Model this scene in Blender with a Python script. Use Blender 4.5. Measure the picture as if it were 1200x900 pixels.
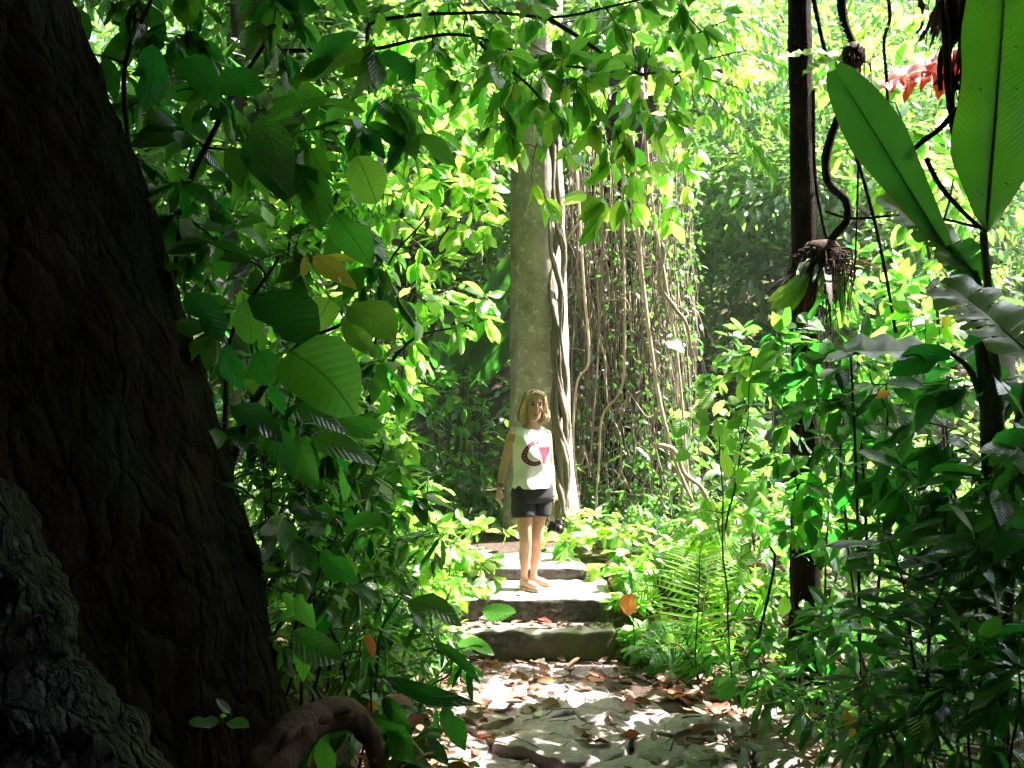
import bpy, bmesh, math, random
import numpy as np
from mathutils import Vector, Matrix, Quaternion, noise
from math import radians, sin, cos, pi

for o in list(bpy.data.objects):
    bpy.data.objects.remove(o)
scene = bpy.context.scene
COL = scene.collection

# ------------------------------------------------------------------ camera, sky, sun, exposure
CAM_Z = 2.0
cd = bpy.data.cameras.new("camera")
cam = bpy.data.objects.new("camera", cd)
COL.objects.link(cam)
cam.location = (0, 0, CAM_Z)
cam.rotation_euler = (radians(90), 0, 0)
cd.sensor_width = 36
cd.lens = 30.0
cd.clip_start = 0.05
cd.clip_end = 400
scene.camera = cam

SUN = Vector((0.56, 0.15, 0.80)).normalized()          # towards the sun
elev = math.asin(SUN.z)
azim = math.atan2(SUN.x, SUN.y)                        # clockwise from +Y
world = bpy.data.worlds.new("World")
scene.world = world
world.use_nodes = True
wn = world.node_tree
wn.nodes.clear()
sky = wn.nodes.new("ShaderNodeTexSky")
sky.sky_type = 'NISHITA'
sky.sun_disc = False
sky.sun_elevation = elev
sky.sun_rotation = azim
sky.air_density = 1.2
sky.dust_density = 3.0
bg = wn.nodes.new("ShaderNodeBackground")
bg.inputs[1].default_value = 0.10
wo = wn.nodes.new("ShaderNodeOutputWorld")
wn.links.new(sky.outputs[0], bg.inputs[0])
wn.links.new(bg.outputs[0], wo.inputs[0])
sl = bpy.data.lights.new("sun", 'SUN')
sl.energy = 5.0
sl.angle = radians(0.55)
sl.color = (1.0, 0.91, 0.82)
so = bpy.data.objects.new("sun", sl)
COL.objects.link(so)
so.rotation_mode = 'QUATERNION'
so.rotation_quaternion = SUN.to_track_quat('Z', 'Y')
so.location = SUN * 40

scene.view_settings.view_transform = 'Standard'
scene.view_settings.look = 'None'
scene.view_settings.gamma = 1.0
scene.view_settings.exposure = 3.15
scene.render.engine = 'CYCLES'
scene.cycles.use_denoising = True
scene.cycles.max_bounces = 8
scene.cycles.diffuse_bounces = 4
scene.cycles.glossy_bounces = 2
scene.cycles.transmission_bounces = 6
scene.cycles.transparent_max_bounces = 8
scene.cycles.sample_clamp_indirect = 6.0
scene.cycles.caustics_reflective = False
scene.cycles.caustics_refractive = False

# ------------------------------------------------------------------ helpers
R = random.Random(7)
NR = np.random.default_rng(11)
UP = Vector((0, 0, 1))


def P(px, py, d):
    """a spot of the place seen at photograph pixel (px, py), d metres ahead"""
    return Vector(((px - 600) / 1000 * d, d, CAM_Z - (py - 450) / 1000 * d))


def link(o):
    COL.objects.link(o)
    return o


def tag(o, label=None, cat=None, group=None, kind=None):
    if label: o['label'] = label
    if cat: o['category'] = cat
    if group: o['group'] = group
    if kind: o['kind'] = kind
    return o


def empty(name, loc, label, cat, group=None):
    o = bpy.data.objects.new(name, None)
    o.empty_display_size = 0.1
    link(o)
    o.location = loc
    return tag(o, label, cat, group)


def mesh_py(name, verts, faces, mat=None, smooth=True, uvs=None):
    me = bpy.data.meshes.new(name)
    me.from_pydata([tuple(v) for v in verts], [], faces)
    if mat: me.materials.append(mat)
    if smooth: me.shade_smooth()
    if uvs is not None:
        uv = me.uv_layers.new(name="UVMap")
        li = np.empty(len(me.loops), dtype=np.int32)
        me.loops.foreach_get("vertex_index", li)
        uv.data.foreach_set("uv", np.asarray(uvs, dtype=np.float32)[li].ravel())
    me.update()
    return me


def obj(name, me, parent=None, loc=None):
    o = bpy.data.objects.new(name, me)
    link(o)
    if parent is not None: o.parent = parent
    if loc is not None: o.location = loc
    return o


class MB:
    """collects tubes and other shapes and links them as one mesh object"""
    def __init__(self):
        self.v, self.f = [], []

    def add(self, verts, faces):
        b = len(self.v)
        self.v += [Vector(v) for v in verts]
        self.f += [tuple(i + b for i in f) for f in faces]

    def tube(self, pts, rad, seg=6, cap=True, flat=None, lump=0.0, seed=0):
        pts = [Vector(p) for p in pts]
        n = len(pts)
        if not hasattr(rad, '__len__'): rad = [rad] * n
        vs, fs = [], []
        t0 = (pts[1] - pts[0]).normalized()
        ref = Vector((1, 0, 0)) if abs(t0.x) < 0.8 else Vector((0, 1, 0))
        u = (ref - t0 * ref.dot(t0)).normalized()
        for i in range(n):
            t = (pts[min(i + 1, n - 1)] - pts[max(i - 1, 0)])
            t = t.normalized() if t.length > 1e-9 else t0
            u = u - t * u.dot(t)
            u = u.normalized() if u.length > 1e-6 else t.orthogonal().normalized()
            w = t.cross(u)
            for k in range(seg):
                a = 2 * pi * k / seg
                r = rad[i]
                q = u * cos(a) * r + w * sin(a) * r * (flat or 1.0)
                if lump:
                    q *= 1 + lump * noise.noise((pts[i] + q) * (0.6 / max(r, .02)) + Vector((seed, 0, 0)))
                vs.append(pts[i] + q)
        for i in range(n - 1):
            for k in range(seg):
                a, b = i * seg + k, i * seg + (k + 1) % seg
                fs.append((a, b, b + seg, a + seg))
        if cap:
            fs.append(tuple(range(seg - 1, -1, -1)))
            fs.append(tuple((n - 1) * seg + k for k in range(seg)))
        self.add(vs, fs)

    def loft(self, rings, cap=True):
        """rings: lists of equal length"""
        vs, fs = [], []
        s = len(rings[0])
        for r in rings: vs += r
        for i in range(len(rings) - 1):
            for k in range(s):
                a, b = i * s + k, i * s + (k + 1) % s
                fs.append((a, b, b + s, a + s))
        if cap:
            fs.append(tuple(range(s - 1, -1, -1)))
            fs.append(tuple((len(rings) - 1) * s + k for k in range(s)))
        self.add(vs, fs)

    def build(self, name, mat, parent=None, origin=None, smooth=True):
        o0 = Vector(origin) if origin is not None else (parent.location.copy() if parent is not None else Vector())
        me = mesh_py(name, [v - o0 for v in self.v], self.f, mat, smooth)
        o = obj(name, me, parent)
        if parent is None: o.location = o0
        return o


def spline(pts, n):
    """Catmull-Rom through pts, n samples"""
    pts = [Vector(p) for p in pts]
    if len(pts) == 2:
        return [pts[0].lerp(pts[1], i / (n - 1)) for i in range(n)]
    q = [pts[0] * 2 - pts[1]] + pts + [pts[-1] * 2 - pts[-2]]
    out = []
    m = len(pts) - 1
    for i in range(n):
        t = i / (n - 1) * m
        k = min(int(t), m - 1)
        f = t - k
        a, b, c, d = q[k], q[k + 1], q[k + 2], q[k + 3]
        out.append(0.5 * ((2 * b) + (c - a) * f + (2 * a - 5 * b + 4 * c - d) * f * f + (3 * b - a - 3 * c + d) * f ** 3))
    return out


def taper(r0, r1, n, p=1.0):
    return [r0 + (r1 - r0) * (i / (n - 1)) ** p for i in range(n)]


# ------------------------------------------------------------------ materials
class NT:
    def __init__(self, name):
        self.m = bpy.data.materials.new(name)
        self.m.use_nodes = True
        self.t = self.m.node_tree
        self.t.nodes.clear()
        self.out = self.n("ShaderNodeOutputMaterial")

    def n(self, typ, **kw):
        x = self.t.nodes.new(typ)
        for k, v in kw.items():
            if k.startswith("i_"):
                x.inputs[int(k[2:])].default_value = v
            else:
                setattr(x, k, v)
        return x

    def l(self, a, b):
        self.t.links.new(a, b)

    def math(self, op, a, b=None, c=None):
        x = self.n("ShaderNodeMath", operation=op)
        for i, v in enumerate((a, b, c)):
            if v is None: continue
            if isinstance(v, (int, float)): x.inputs[i].default_value = v
            else: self.l(v, x.inputs[i])
        return x.outputs[0]

    def mix(self, f, a, b, mode='MIX'):
        x = self.n("ShaderNodeMix", data_type='RGBA', blend_type=mode)
        for s, v in ((x.inputs[0], f), (x.inputs[6], a), (x.inputs[7], b)):
            if isinstance(v, (int, float)): s.default_value = v
            elif isinstance(v, tuple): s.default_value = v if len(v) == 4 else (*v, 1)
            else: self.l(v, s)
        return x.outputs[2]

    def noise(self, scale, detail=4, rough=.6, coord=None, dist=0.0):
        x = self.n("ShaderNodeTexNoise")
        x.inputs['Scale'].default_value = scale
        x.inputs['Detail'].default_value = detail
        x.inputs['Roughness'].default_value = rough
        x.inputs['Distortion'].default_value = dist
        if coord is not None: self.l(coord, x.inputs['Vector'])
        return x.outputs['Fac']

    def ramp(self, f, stops):
        x = self.n("ShaderNodeValToRGB")
        e = x.color_ramp.elements
        while len(e) < len(stops): e.new(0.5)
        for k, (p, c) in enumerate(stops):
            e[k].position = p
            e[k].color = (*c, 1) if len(c) == 3 else c
        self.l(f, x.inputs[0])
        return x.outputs[0]

    def stretch(self, sx, sy, sz, src='Object'):
        tc = self.n("ShaderNodeTexCoord")
        mp = self.n("ShaderNodeMapping")
        mp.inputs['Scale'].default_value = (sx, sy, sz)
        self.l(tc.outputs[src], mp.inputs[0])
        return mp.outputs[0]

    def bump(self, h, strength=.5, dist=.02):
        x = self.n("ShaderNodeBump")
        x.inputs['Strength'].default_value = strength
        x.inputs['Distance'].default_value = dist
        self.l(h, x.inputs['Height'])
        return x.outputs[0]

    def pbsdf(self, col, rough=.7, normal=None, spec=.5):
        x = self.n("ShaderNodeBsdfPrincipled")
        for key, v in (('Base Color', col), ('Roughness', rough), ('Specular IOR Level', spec)):
            s = x.inputs[key]
            if isinstance(v, (int, float)): s.default_value = v
            elif isinstance(v, tuple): s.default_value = (*v, 1) if len(v) == 3 else v
            else: self.l(v, s)
        if normal is not None: self.l(normal, x.inputs['Normal'])
        return x

    def done(self, shader):
        self.l(shader, self.out.inputs[0])
        return self.m


def leaf_mat(name, col, trans, rough=.34, spec=.5, vary=.38, hue=.016, veins=True, spots=0.0, comb=False):
    """thin leaf: reflecting front, light passing through; hue and value vary leaf by leaf, veins from the leaf's own UV"""
    k = NT(name)
    oi = k.n("ShaderNodeObjectInfo")
    ge = k.n("ShaderNodeNewGeometry")
    r = k.math('FRACT', k.math('ADD', oi.outputs['Random'], ge.outputs['Random Per Island']))
    r2 = k.math('FRACT', k.math('MULTIPLY', r, 7.31))
    r3 = k.math('FRACT', k.math('MULTIPLY', r, 23.7))
    hs = k.n("ShaderNodeHueSaturation")
    hs.inputs['Color'].default_value = (*col, 1)
    ht = k.n("ShaderNodeHueSaturation")
    ht.inputs['Color'].default_value = (*trans, 1)
    hv = k.math('MULTIPLY_ADD', r2, 2 * hue, .5 - hue)
    vv = k.math('MULTIPLY_ADD', r3, 2 * vary, 1 - vary)
    for h in (hs, ht):
        k.l(hv, h.inputs['Hue'])
        k.l(vv, h.inputs['Value'])
    cr, ct = hs.outputs[0], ht.outputs[0]
    normal = None
    if veins:
        tc = k.n("ShaderNodeTexCoord")
        sp = k.n("ShaderNodeSeparateXYZ")
        k.l(tc.outputs['UV'], sp.inputs[0])
        au = k.math('ABSOLUTE', k.math('MULTIPLY_ADD', sp.outputs[0], 2.0, -1.0))
        ph = k.math('SUBTRACT', k.math('MULTIPLY', sp.outputs[1], 9.0), k.math('MULTIPLY', au, 2.6))
        tri = k.math('ABSOLUTE', k.math('SUBTRACT', k.math('FRACT', ph), .5))
        if comb:                                         # banana blade: many fine veins square to the midrib
            ph = k.math('SUBTRACT', k.math('MULTIPLY', sp.outputs[1], 64.0), k.math('MULTIPLY', au, 5.0))
            wob = k.noise(7, 3, .6, tc.outputs['Object'])
            tri = k.math('MULTIPLY', k.math('ABSOLUTE', k.math('SUBTRACT', k.math('FRACT', k.math('ADD', ph, wob)), .5)), 1.0)
            edge = k.ramp(k.math('ADD', au, k.math('MULTIPLY_ADD', k.noise(5, 5, .7, tc.outputs['Object']), .8, -.42)), [(.90, (0, 0, 0)), (1.0, (1, 1, 1))])
            cr = k.mix(k.math('MULTIPLY', edge, .85), cr, (.16, .10, .035))
            ct = k.mix(k.math('MULTIPLY', edge, .85), ct, (.12, .06, .015))
            ct = k.mix(k.ramp(k.noise(3, 4, .6, tc.outputs['Object']), [(.35, (0, 0, 0)), (.7, (.6, .6, .6))]), ct, (trans[0] * 2.2, trans[1] * 1.5, trans[2]))
        lat = k.math('LESS_THAN', tri, .10 if comb else .045)
        mid = k.math('LESS_THAN', au, .035)
        vein = k.math('MAXIMUM', mid, k.math('MULTIPLY', lat, .55))
        cr = k.mix(k.math('MULTIPLY', vein, .6), cr, (col[0] * 2.2 + .03, col[1] * 1.8 + .03, col[2] * 1.5 + .01))
        ct = k.mix(k.math('MULTIPLY', vein, .75), ct, tuple(c * .25 for c in trans))
        normal = k.bump(k.math('SUBTRACT', tri, k.math('MULTIPLY', vein, .5)), .35, .01)
    co = k.n("ShaderNodeTexCoord")
    mot = k.noise(9.0, 3, .6, co.outputs['Object'])
    cr = k.mix(k.math('MULTIPLY', mot, .5), cr, k.mix(1.0, cr, (.6, .62, .5), 'MULTIPLY'))
    ct = k.mix(k.math('MULTIPLY', mot, .5), ct, k.mix(1.0, ct, (.7, .6, .5), 'MULTIPLY'))
    if spots:
        s = k.math('LESS_THAN', k.noise(38, 2, .5, co.outputs['Object']), spots)
        cr = k.mix(s, cr, (.05, .03, .012))
        ct = k.mix(s, ct, (.02, .01, .004))
    pb = k.pbsdf(cr, rough, normal, spec)
    tl = k.n("ShaderNodeBsdfTranslucent")
    k.l(ct, tl.inputs[0])
    ad = k.n("ShaderNodeAddShader")
    k.l(pb.outputs[0], ad.inputs[0])
    k.l(tl.outputs[0], ad.inputs[1])
    return k.done(ad.outputs[0])


M = {}
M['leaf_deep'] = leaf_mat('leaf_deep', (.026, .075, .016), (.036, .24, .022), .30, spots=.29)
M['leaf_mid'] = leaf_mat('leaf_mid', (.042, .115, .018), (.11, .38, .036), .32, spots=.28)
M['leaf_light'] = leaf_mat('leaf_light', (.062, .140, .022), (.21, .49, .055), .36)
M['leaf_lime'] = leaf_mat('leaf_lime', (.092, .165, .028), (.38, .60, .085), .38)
M['leaf_fern'] = leaf_mat('leaf_fern', (.080, .165, .022), (.30, .62, .04), .65, .15)
M['leaf_gloss'] = leaf_mat('leaf_gloss', (.026, .058, .022), (.040, .20, .018), .22, .6)
M['leaf_eaten'] = leaf_mat('leaf_eaten', (.045, .100, .022), (.12, .36, .022), .34, spots=.36)
M['leaf_yellow'] = leaf_mat('leaf_yellow', (.26, .24, .035), (.55, .50, .05), .45, hue=.015, spots=.3)
M['leaf_orange'] = leaf_mat('leaf_orange', (.30, .12, .03), (.50, .20, .04), .5, hue=.02)
M['leaf_far'] = leaf_mat('leaf_far', (.048, .092, .034), (.12, .27, .04), .32, vary=.5, hue=.03, veins=False)
M['leaf_far_light'] = leaf_mat('leaf_far_light', (.075, .125, .045), (.17, .36, .055), .38, veins=False)
M['leaf_far_dark'] = leaf_mat('leaf_far_dark', (.030, .062, .022), (.06, .18, .022), .3, veins=False)
M['leaf_canopy'] = leaf_mat('leaf_canopy', (.022, .048, .014), (.010, .035, .004), .5, veins=False)
M['banana'] = leaf_mat('banana', (.026, .080, .028), (.030, .17, .016), .28, vary=.10, hue=.008, comb=True)
M['banana_pale'] = leaf_mat('banana_pale', (.10, .17, .09), (.09, .20, .06), .24, .7, vary=.05, hue=.008, comb=True)
M['red_leaf'] = leaf_mat('red_leaf', (.32, .06, .03), (.60, .07, .02), .25, .6, vary=.1, hue=.01)
M['litter'] = leaf_mat('litter', (.16, .085, .055), (.08, .04, .02), .5, .4, vary=.6, hue=.03)
M['litter_red'] = leaf_mat('litter_red', (.25, .055, .03), (.15, .03, .01), .45, .4, vary=.3, hue=.02)
M['litter_pale'] = leaf_mat('litter_pale', (.36, .29, .25), (.10, .07, .05), .4, .5, vary=.3, hue=.02)


def bark_mat(name, dark, light, scale=6, zs=.35, rough=.75, bump=.6, lichen=None, moss=None, lich_t=.62, spec=.4, bdist=.03, cracks=0, ruddy=None):
    k = NT(name)
    co = k.stretch(1, 1, zs)
    co1 = k.stretch(1, 1, 1)
    n1 = k.noise(scale, 8, .65, co, .4)
    n2 = k.noise(scale * 4.2, 6, .7, co, .2)
    h = k.math('ADD', k.math('MULTIPLY', n1, .65), k.math('MULTIPLY', n2, .35))
    if cracks:                                           # plates parted by dark fissures
        vo = k.n("ShaderNodeTexVoronoi", feature='DISTANCE_TO_EDGE')
        vo.inputs['Scale'].default_value = cracks
        dis = k.n("ShaderNodeVectorMath", operation='ADD')
        nz = k.n("ShaderNodeTexNoise")
        nz.inputs['Scale'].default_value = cracks * .8
        nz.inputs['Detail'].default_value = 4
        k.l(co, nz.inputs['Vector'])
        sc = k.n("ShaderNodeVectorMath", operation='SCALE')
        sc.inputs['Scale'].default_value = .22
        k.l(nz.outputs['Color'], sc.inputs[0])
        k.l(co, dis.inputs[0]); k.l(sc.outputs[0], dis.inputs[1])
        k.l(dis.outputs[0], vo.inputs['Vector'])
        pl = k.math('MINIMUM', k.math('MULTIPLY', vo.outputs['Distance'], 5.0), 1.0)
        h = k.math('ADD', k.math('MULTIPLY', h, .75), k.math('MULTIPLY', k.math('MULTIPLY', pl, n1), .55))
    c = k.ramp(h, [(.30, dark), (.70, light)])
    if ruddy:
        b = k.ramp(k.noise(1.6, 6, .7, co1), [(.48, (0, 0, 0)), (.66, (1, 1, 1))])
        c = k.mix(k.math('MULTIPLY', b, .8), c, k.ramp(n2, [(.35, tuple(x * .3 for x in ruddy)), (.68, ruddy)]))
    if lichen:
        b = k.ramp(k.noise(scale * 1.7, 7, .72, co1), [(lich_t, (0, 0, 0)), (lich_t + .08, (1, 1, 1))])
        c = k.mix(k.math('MULTIPLY', b, .8), c, lichen)
    if moss:
        b = k.ramp(k.noise(scale * .6, 5, .6, co1), [(.52, (0, 0, 0)), (.66, (1, 1, 1))])
        c = k.mix(k.math('MULTIPLY', b, .7), c, moss)
    rr = k.math('MULTIPLY_ADD', n2, .35, rough - .18)
    return k.done(k.pbsdf(c, rr, k.bump(h, bump, bdist), spec).outputs[0])


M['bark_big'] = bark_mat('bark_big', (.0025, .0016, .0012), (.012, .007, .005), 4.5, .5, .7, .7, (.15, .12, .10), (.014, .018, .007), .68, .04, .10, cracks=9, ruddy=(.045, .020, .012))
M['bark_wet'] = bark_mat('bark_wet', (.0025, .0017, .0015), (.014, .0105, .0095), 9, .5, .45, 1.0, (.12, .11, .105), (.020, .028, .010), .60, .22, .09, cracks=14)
M['bark_pale'] = bark_mat('bark_pale', (.30, .235, .215), (.64, .53, .50), 7, .8, .85, .8, (.82, .76, .74), (.25, .21, .16), .54)
M['bark_vine'] = bark_mat('bark_vine', (.085, .065, .048), (.31, .265, .215), 18, .25, .85, .9)
M['bark_dark'] = bark_mat('bark_dark', (.006, .0035, .003), (.034, .019, .014), 14, .15, .75, .9, (.12, .10, .085), None, .66, .08, .03, cracks=30)
M['bark_grey'] = bark_mat('bark_grey', (.06, .05, .04), (.20, .17, .14), 8, .3, .85, .6, (.33, .33, .28))
M['twig'] = bark_mat('twig', (.030, .020, .014), (.085, .060, .040), 30, .4, .7, .3)
M['twig_green'] = bark_mat('twig_green', (.040, .060, .018), (.09, .12, .035), 30, .4, .55, .2)
M['root_brown'] = bark_mat('root_brown', (.048, .038, .030), (.185, .150, .120), 18, .1, .85, .5)
M['root_pale'] = bark_mat('root_pale', (.22, .17, .11), (.52, .44, .32), 14, .1, .85, .4)
M['root_grey'] = bark_mat('root_grey', (.12, .09, .07), (.33, .27, .21), 14, .1, .85, .5)
M['log'] = bark_mat('log', (.03, .015, .010), (.17, .09, .055), 10, .3, .8, .8)
M['fibre'] = bark_mat('fibre', (.014, .008, .005), (.075, .035, .018), 40, .1, .9, .4)


def stone_mat(name, dark, light, moss_amt, wet=.0, scale=5, bdist=.02, lich=(.42, .40, .38), riser_shade=None):
    k = NT(name)
    co = k.stretch(1, 1, 1)
    n1 = k.noise(scale, 9, .68, co)
    n2 = k.noise(scale * 5, 7, .7, co)
    n3 = k.noise(scale * .45, 4, .55, co)
    h = k.math('ADD', k.math('MULTIPLY', n1, .6), k.math('MULTIPLY', n2, .4))
    c = k.ramp(h, [(.32, dark), (.62, light)])
    c = k.mix(k.ramp(n2, [(.60, (0, 0, 0)), (.70, (.7, .7, .7))]), c, lich)
    if riser_shade:                                             # shade painted into the colour of the risers: faces that stand upright
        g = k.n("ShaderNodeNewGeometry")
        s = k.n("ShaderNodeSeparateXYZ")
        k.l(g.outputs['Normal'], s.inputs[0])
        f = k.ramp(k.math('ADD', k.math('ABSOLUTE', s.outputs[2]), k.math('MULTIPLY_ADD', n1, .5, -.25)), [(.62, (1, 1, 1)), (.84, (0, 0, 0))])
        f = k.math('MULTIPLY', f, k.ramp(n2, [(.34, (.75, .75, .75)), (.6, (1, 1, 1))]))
        c = k.mix(f, c, k.ramp(n1, [(.35, riser_shade), (.68, tuple(x * 2.4 for x in riser_shade))]))
    mm = k.ramp(k.math('ADD', n3, k.math('MULTIPLY_ADD', n2, .3, -.15)), [(1 - moss_amt - .12, (0, 0, 0)), (1 - moss_amt + .03, (1, 1, 1))])
    c = k.mix(k.math('MULTIPLY', mm, .85), c, k.ramp(n2, [(.3, (.035, .055, .010)), (.7, (.16, .19, .035))]))
    r = k.math('MULTIPLY_ADD', n1, .5, .45 - wet)
    return k.done(k.pbsdf(c, r, k.bump(h, .8, bdist), .5).outputs[0])


M['flag'] = stone_mat('flag', (.080, .060, .064), (.40, .315, .325), .07, .26, 6, .03)
M['flag_moss'] = stone_mat('flag_moss', (.085, .070, .062), (.36, .30, .275), .33, .15, 6, .03)
M['step'] = stone_mat('step', (.27, .25, .23), (.48, .455, .43), .12, 0, 5, .015, (.50, .48, .46), riser_shade=(.014, .0085, .006))
M['step_moss'] = stone_mat('step_moss', (.27, .25, .22), (.46, .44, .40), .40, 0, 5, .015, (.48, .46, .42), riser_shade=(.013, .010, .006))


def soil_mat():
    k = NT('soil')
    co = k.stretch(1, 1, 1)
    n1 = k.noise(3, 8, .65, co)
    n2 = k.noise(22, 6, .7, co)
    c = k.ramp(n1, [(.3, (.022, .014, .009)), (.7, (.085, .055, .036))])
    c = k.mix(k.ramp(n2, [(.55, (0, 0, 0)), (.66, (1, 1, 1))]), c, (.12, .085, .055))
    return k.done(k.pbsdf(c, .9, k.bump(k.math('ADD', n1, n2), 1, .04)).outputs[0])


M['soil'] = soil_mat()

# ------------------------------------------------------------------ leaf shapes
def leaf_shape(kind, seed, petiole=.12):
    """one leaf of length 1 along +Y from its stalk, face up +Z: verts, faces, uvs"""
    r = random.Random(seed)
    W = {'broad': .46, 'lance': .20, 'round': .78, 'oval': .56, 'strap': .12, 'litter': .42}[kind]
    rows = (0, .10, .28, .50, .72, .89, 1)
    prof = {'broad': (0, .55, .94, 1, .74, .30, 0), 'lance': (0, .5, .9, 1, .78, .36, 0), 'round': (0, .72, 1.0, .98, .74, .40, 0),
            'oval': (0, .52, .90, 1, .88, .52, 0), 'strap': (0, .6, .85, 1, .95, .65, 0), 'litter': (0, .6, .95, 1, .8, .4, 0)}[kind]
    droop = r.uniform(.02, .24) if kind != 'strap' else r.uniform(.25, .5)
    fold = r.uniform(.06, .26)
    side = r.uniform(-.09, .09)
    wav = r.uniform(.01, .06)
    twist = r.uniform(-.5, .5)
    bite = (r.randrange(2, 5), r.choice((-1, 1)), r.uniform(.5, .85)) if r.random() < .4 and kind != 'litter' else None
    curl = 0.0
    if kind == 'litter':
        droop, fold, wav, curl = r.uniform(-.25, .2), r.uniform(-.1, .5), .07, r.uniform(-.3, .6)
    w = W * r.uniform(.9, 1.1) / 2
    V, U, F = [], [], []
    idx = []
    for i, t in enumerate(rows):
        cx = side * sin(t * pi * .9)
        cz = -droop * t * t
        row = []
        for s in ((0,) if prof[i] == 0 else (-1, -.5, 0, .5, 1)):
            x = s * w * prof[i] * (1 + r.uniform(-.07, .07))
            if bite and i == bite[0] and s * bite[1] > .6: x *= bite[2]
            z = cz + fold * abs(s) * w * prof[i] + wav * sin(t * 9 + s * 2 + seed) * abs(s) + curl * (s * s) * w * prof[i]
            z += x * math.tan(twist * t)
            V.append((x + cx, t + (-.03 * abs(s) if 'round' == kind and i == 1 else 0), z))
            U.append((.5 + .5 * s * (prof[i] if prof[i] else 0), t))
            row.append(len(V) - 1)
        idx.append(row)
    for i in range(len(rows) - 1):
        a, b = idx[i], idx[i + 1]
        if len(a) == 1:
            for k in range(4): F.append((a[0], b[k + 1], b[k]))
        elif len(b) == 1:
            for k in range(4): F.append((a[k], a[k + 1], b[0]))
        else:
            for k in range(4): F.append((a[k], a[k + 1], b[k + 1], b[k]))
    if petiole:
        b = len(V)
        for x, y, z in ((-.012, -petiole, .02), (.012, -petiole, .02), (.012, .02, .0), (-.012, .02, .0), (0, -petiole, -.01), (0, .02, -.02)):
            V.append((x, y, z)); U.append((.5, .02))
        F += [(b, b + 1, b + 2, b + 3), (b + 1, b + 4, b + 5, b + 2), (b + 4, b, b + 3, b + 5)]
    # stalk base at the origin
    V = [(x, y + petiole, z) for x, y, z in V]
    return V, F, U


LEAF_CACHE = {}


def leaf_mesh(kind, mat, var):
    key = (kind, mat, var)
    if key not in LEAF_CACHE:
        V, F, U = leaf_shape(kind, var * 13 + len(kind), .0 if kind in ('litter', 'strap') else .14)
        LEAF_CACHE[key] = mesh_py('leaf_' + kind, V, F, M[mat], True, U)
    return LEAF_CACHE[key]


def frame(axis, normal):
    a = axis.normalized()
    s = a.cross(normal)
    if s.length < 1e-4: s = a.orthogonal()
    s.normalize()
    n = s.cross(a)
    return Matrix(((s.x, a.x, n.x), (s.y, a.y, n.y), (s.z, a.z, n.z)))


# bulk leaves: one mesh, numpy
TPL_V = np.array([(0, 0), (-.8, .28), (0, .28), (.8, .28), (-.82, .64), (0, .64), (.82, .64), (0, 1)], dtype=np.float64)
TPL_F = [(0, 2, 1), (0, 3, 2), (1, 2, 5, 4), (2, 3, 6, 5), (4, 5, 7), (5, 6, 7)]
SIM_V = np.array([(0, 0), (-1, .5), (1, .5), (0, 1)], dtype=np.float64)
SIM_F = [(0, 2, 1), (1, 2, 3)]


def bulk_mesh(name, pos, axis, normal, L, W, mat, simple=False, droop=.12, fold=.25):
    """pos, axis, normal: n x 3; L, W: n. One mesh of n leaves."""
    T, F = (SIM_V, SIM_F) if simple else (TPL_V, TPL_F)
    n = len(pos)
    a = axis / np.linalg.norm(axis, axis=1, keepdims=True)
    s = np.cross(a, normal)
    s /= np.maximum(np.linalg.norm(s, axis=1, keepdims=True), 1e-6)
    nn = np.cross(s, a)
    t = T[:, 1]
    u = T[:, 0]
    X = (W / 2)[:, None] * u[None]
    Y = L[:, None] * t[None]
    Z = -droop * L[:, None] * (t ** 2)[None] + fold * np.abs(X)
    V = pos[:, None] + X[..., None] * s[:, None] + Y[..., None] * a[:, None] + Z[..., None] * nn[:, None]
    nv = len(T)
    li = np.concatenate([np.array(f) for f in F])
    LI = (li[None] + (np.arange(n) * nv)[:, None]).ravel()
    sizes = np.array([len(f) for f in F])
    st = np.concatenate([[0], np.cumsum(sizes)[:-1]])
    ST = (st[None] + (np.arange(n) * len(li))[:, None]).ravel()
    me = bpy.data.meshes.new(name)
    me.vertices.add(n * nv)
    me.vertices.foreach_set("co", V.astype(np.float32).ravel())
    me.loops.add(len(LI))
    me.loops.foreach_set("vertex_index", LI.astype(np.int32))
    me.polygons.add(len(ST))
    me.polygons.foreach_set("loop_start", ST.astype(np.int32))
    uv = me.uv_layers.new(name="UVMap")
    q = np.stack([(T[:, 0] + 1) / 2, T[:, 1]], 1)[li]
    uv.data.foreach_set("uv", np.tile(q, (n, 1)).astype(np.float32).ravel())
    me.materials.append(M[mat])
    me.update(calc_edges=True)
    me.shade_smooth()
    return me


def rand_dirs(n, zmul=1.0):
    d = NR.normal(size=(n, 3))
    d[:, 2] *= zmul
    return d / np.linalg.norm(d, axis=1, keepdims=True)


def leaf_frames(n, out=None, droop=.35, spread=.8, up=1.0):
    """axes that point outward and hang a little; faces turned up and a little to the light"""
    ax = rand_dirs(n, .4) * spread
    if out is not None: ax += out
    ax[:, 2] -= droop * NR.uniform(.2, 1.6, n)
    nm = np.tile(np.array([SUN.x * .3, SUN.y * .3, up]), (n, 1)) + NR.normal(size=(n, 3)) * .45
    return ax, nm


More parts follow.
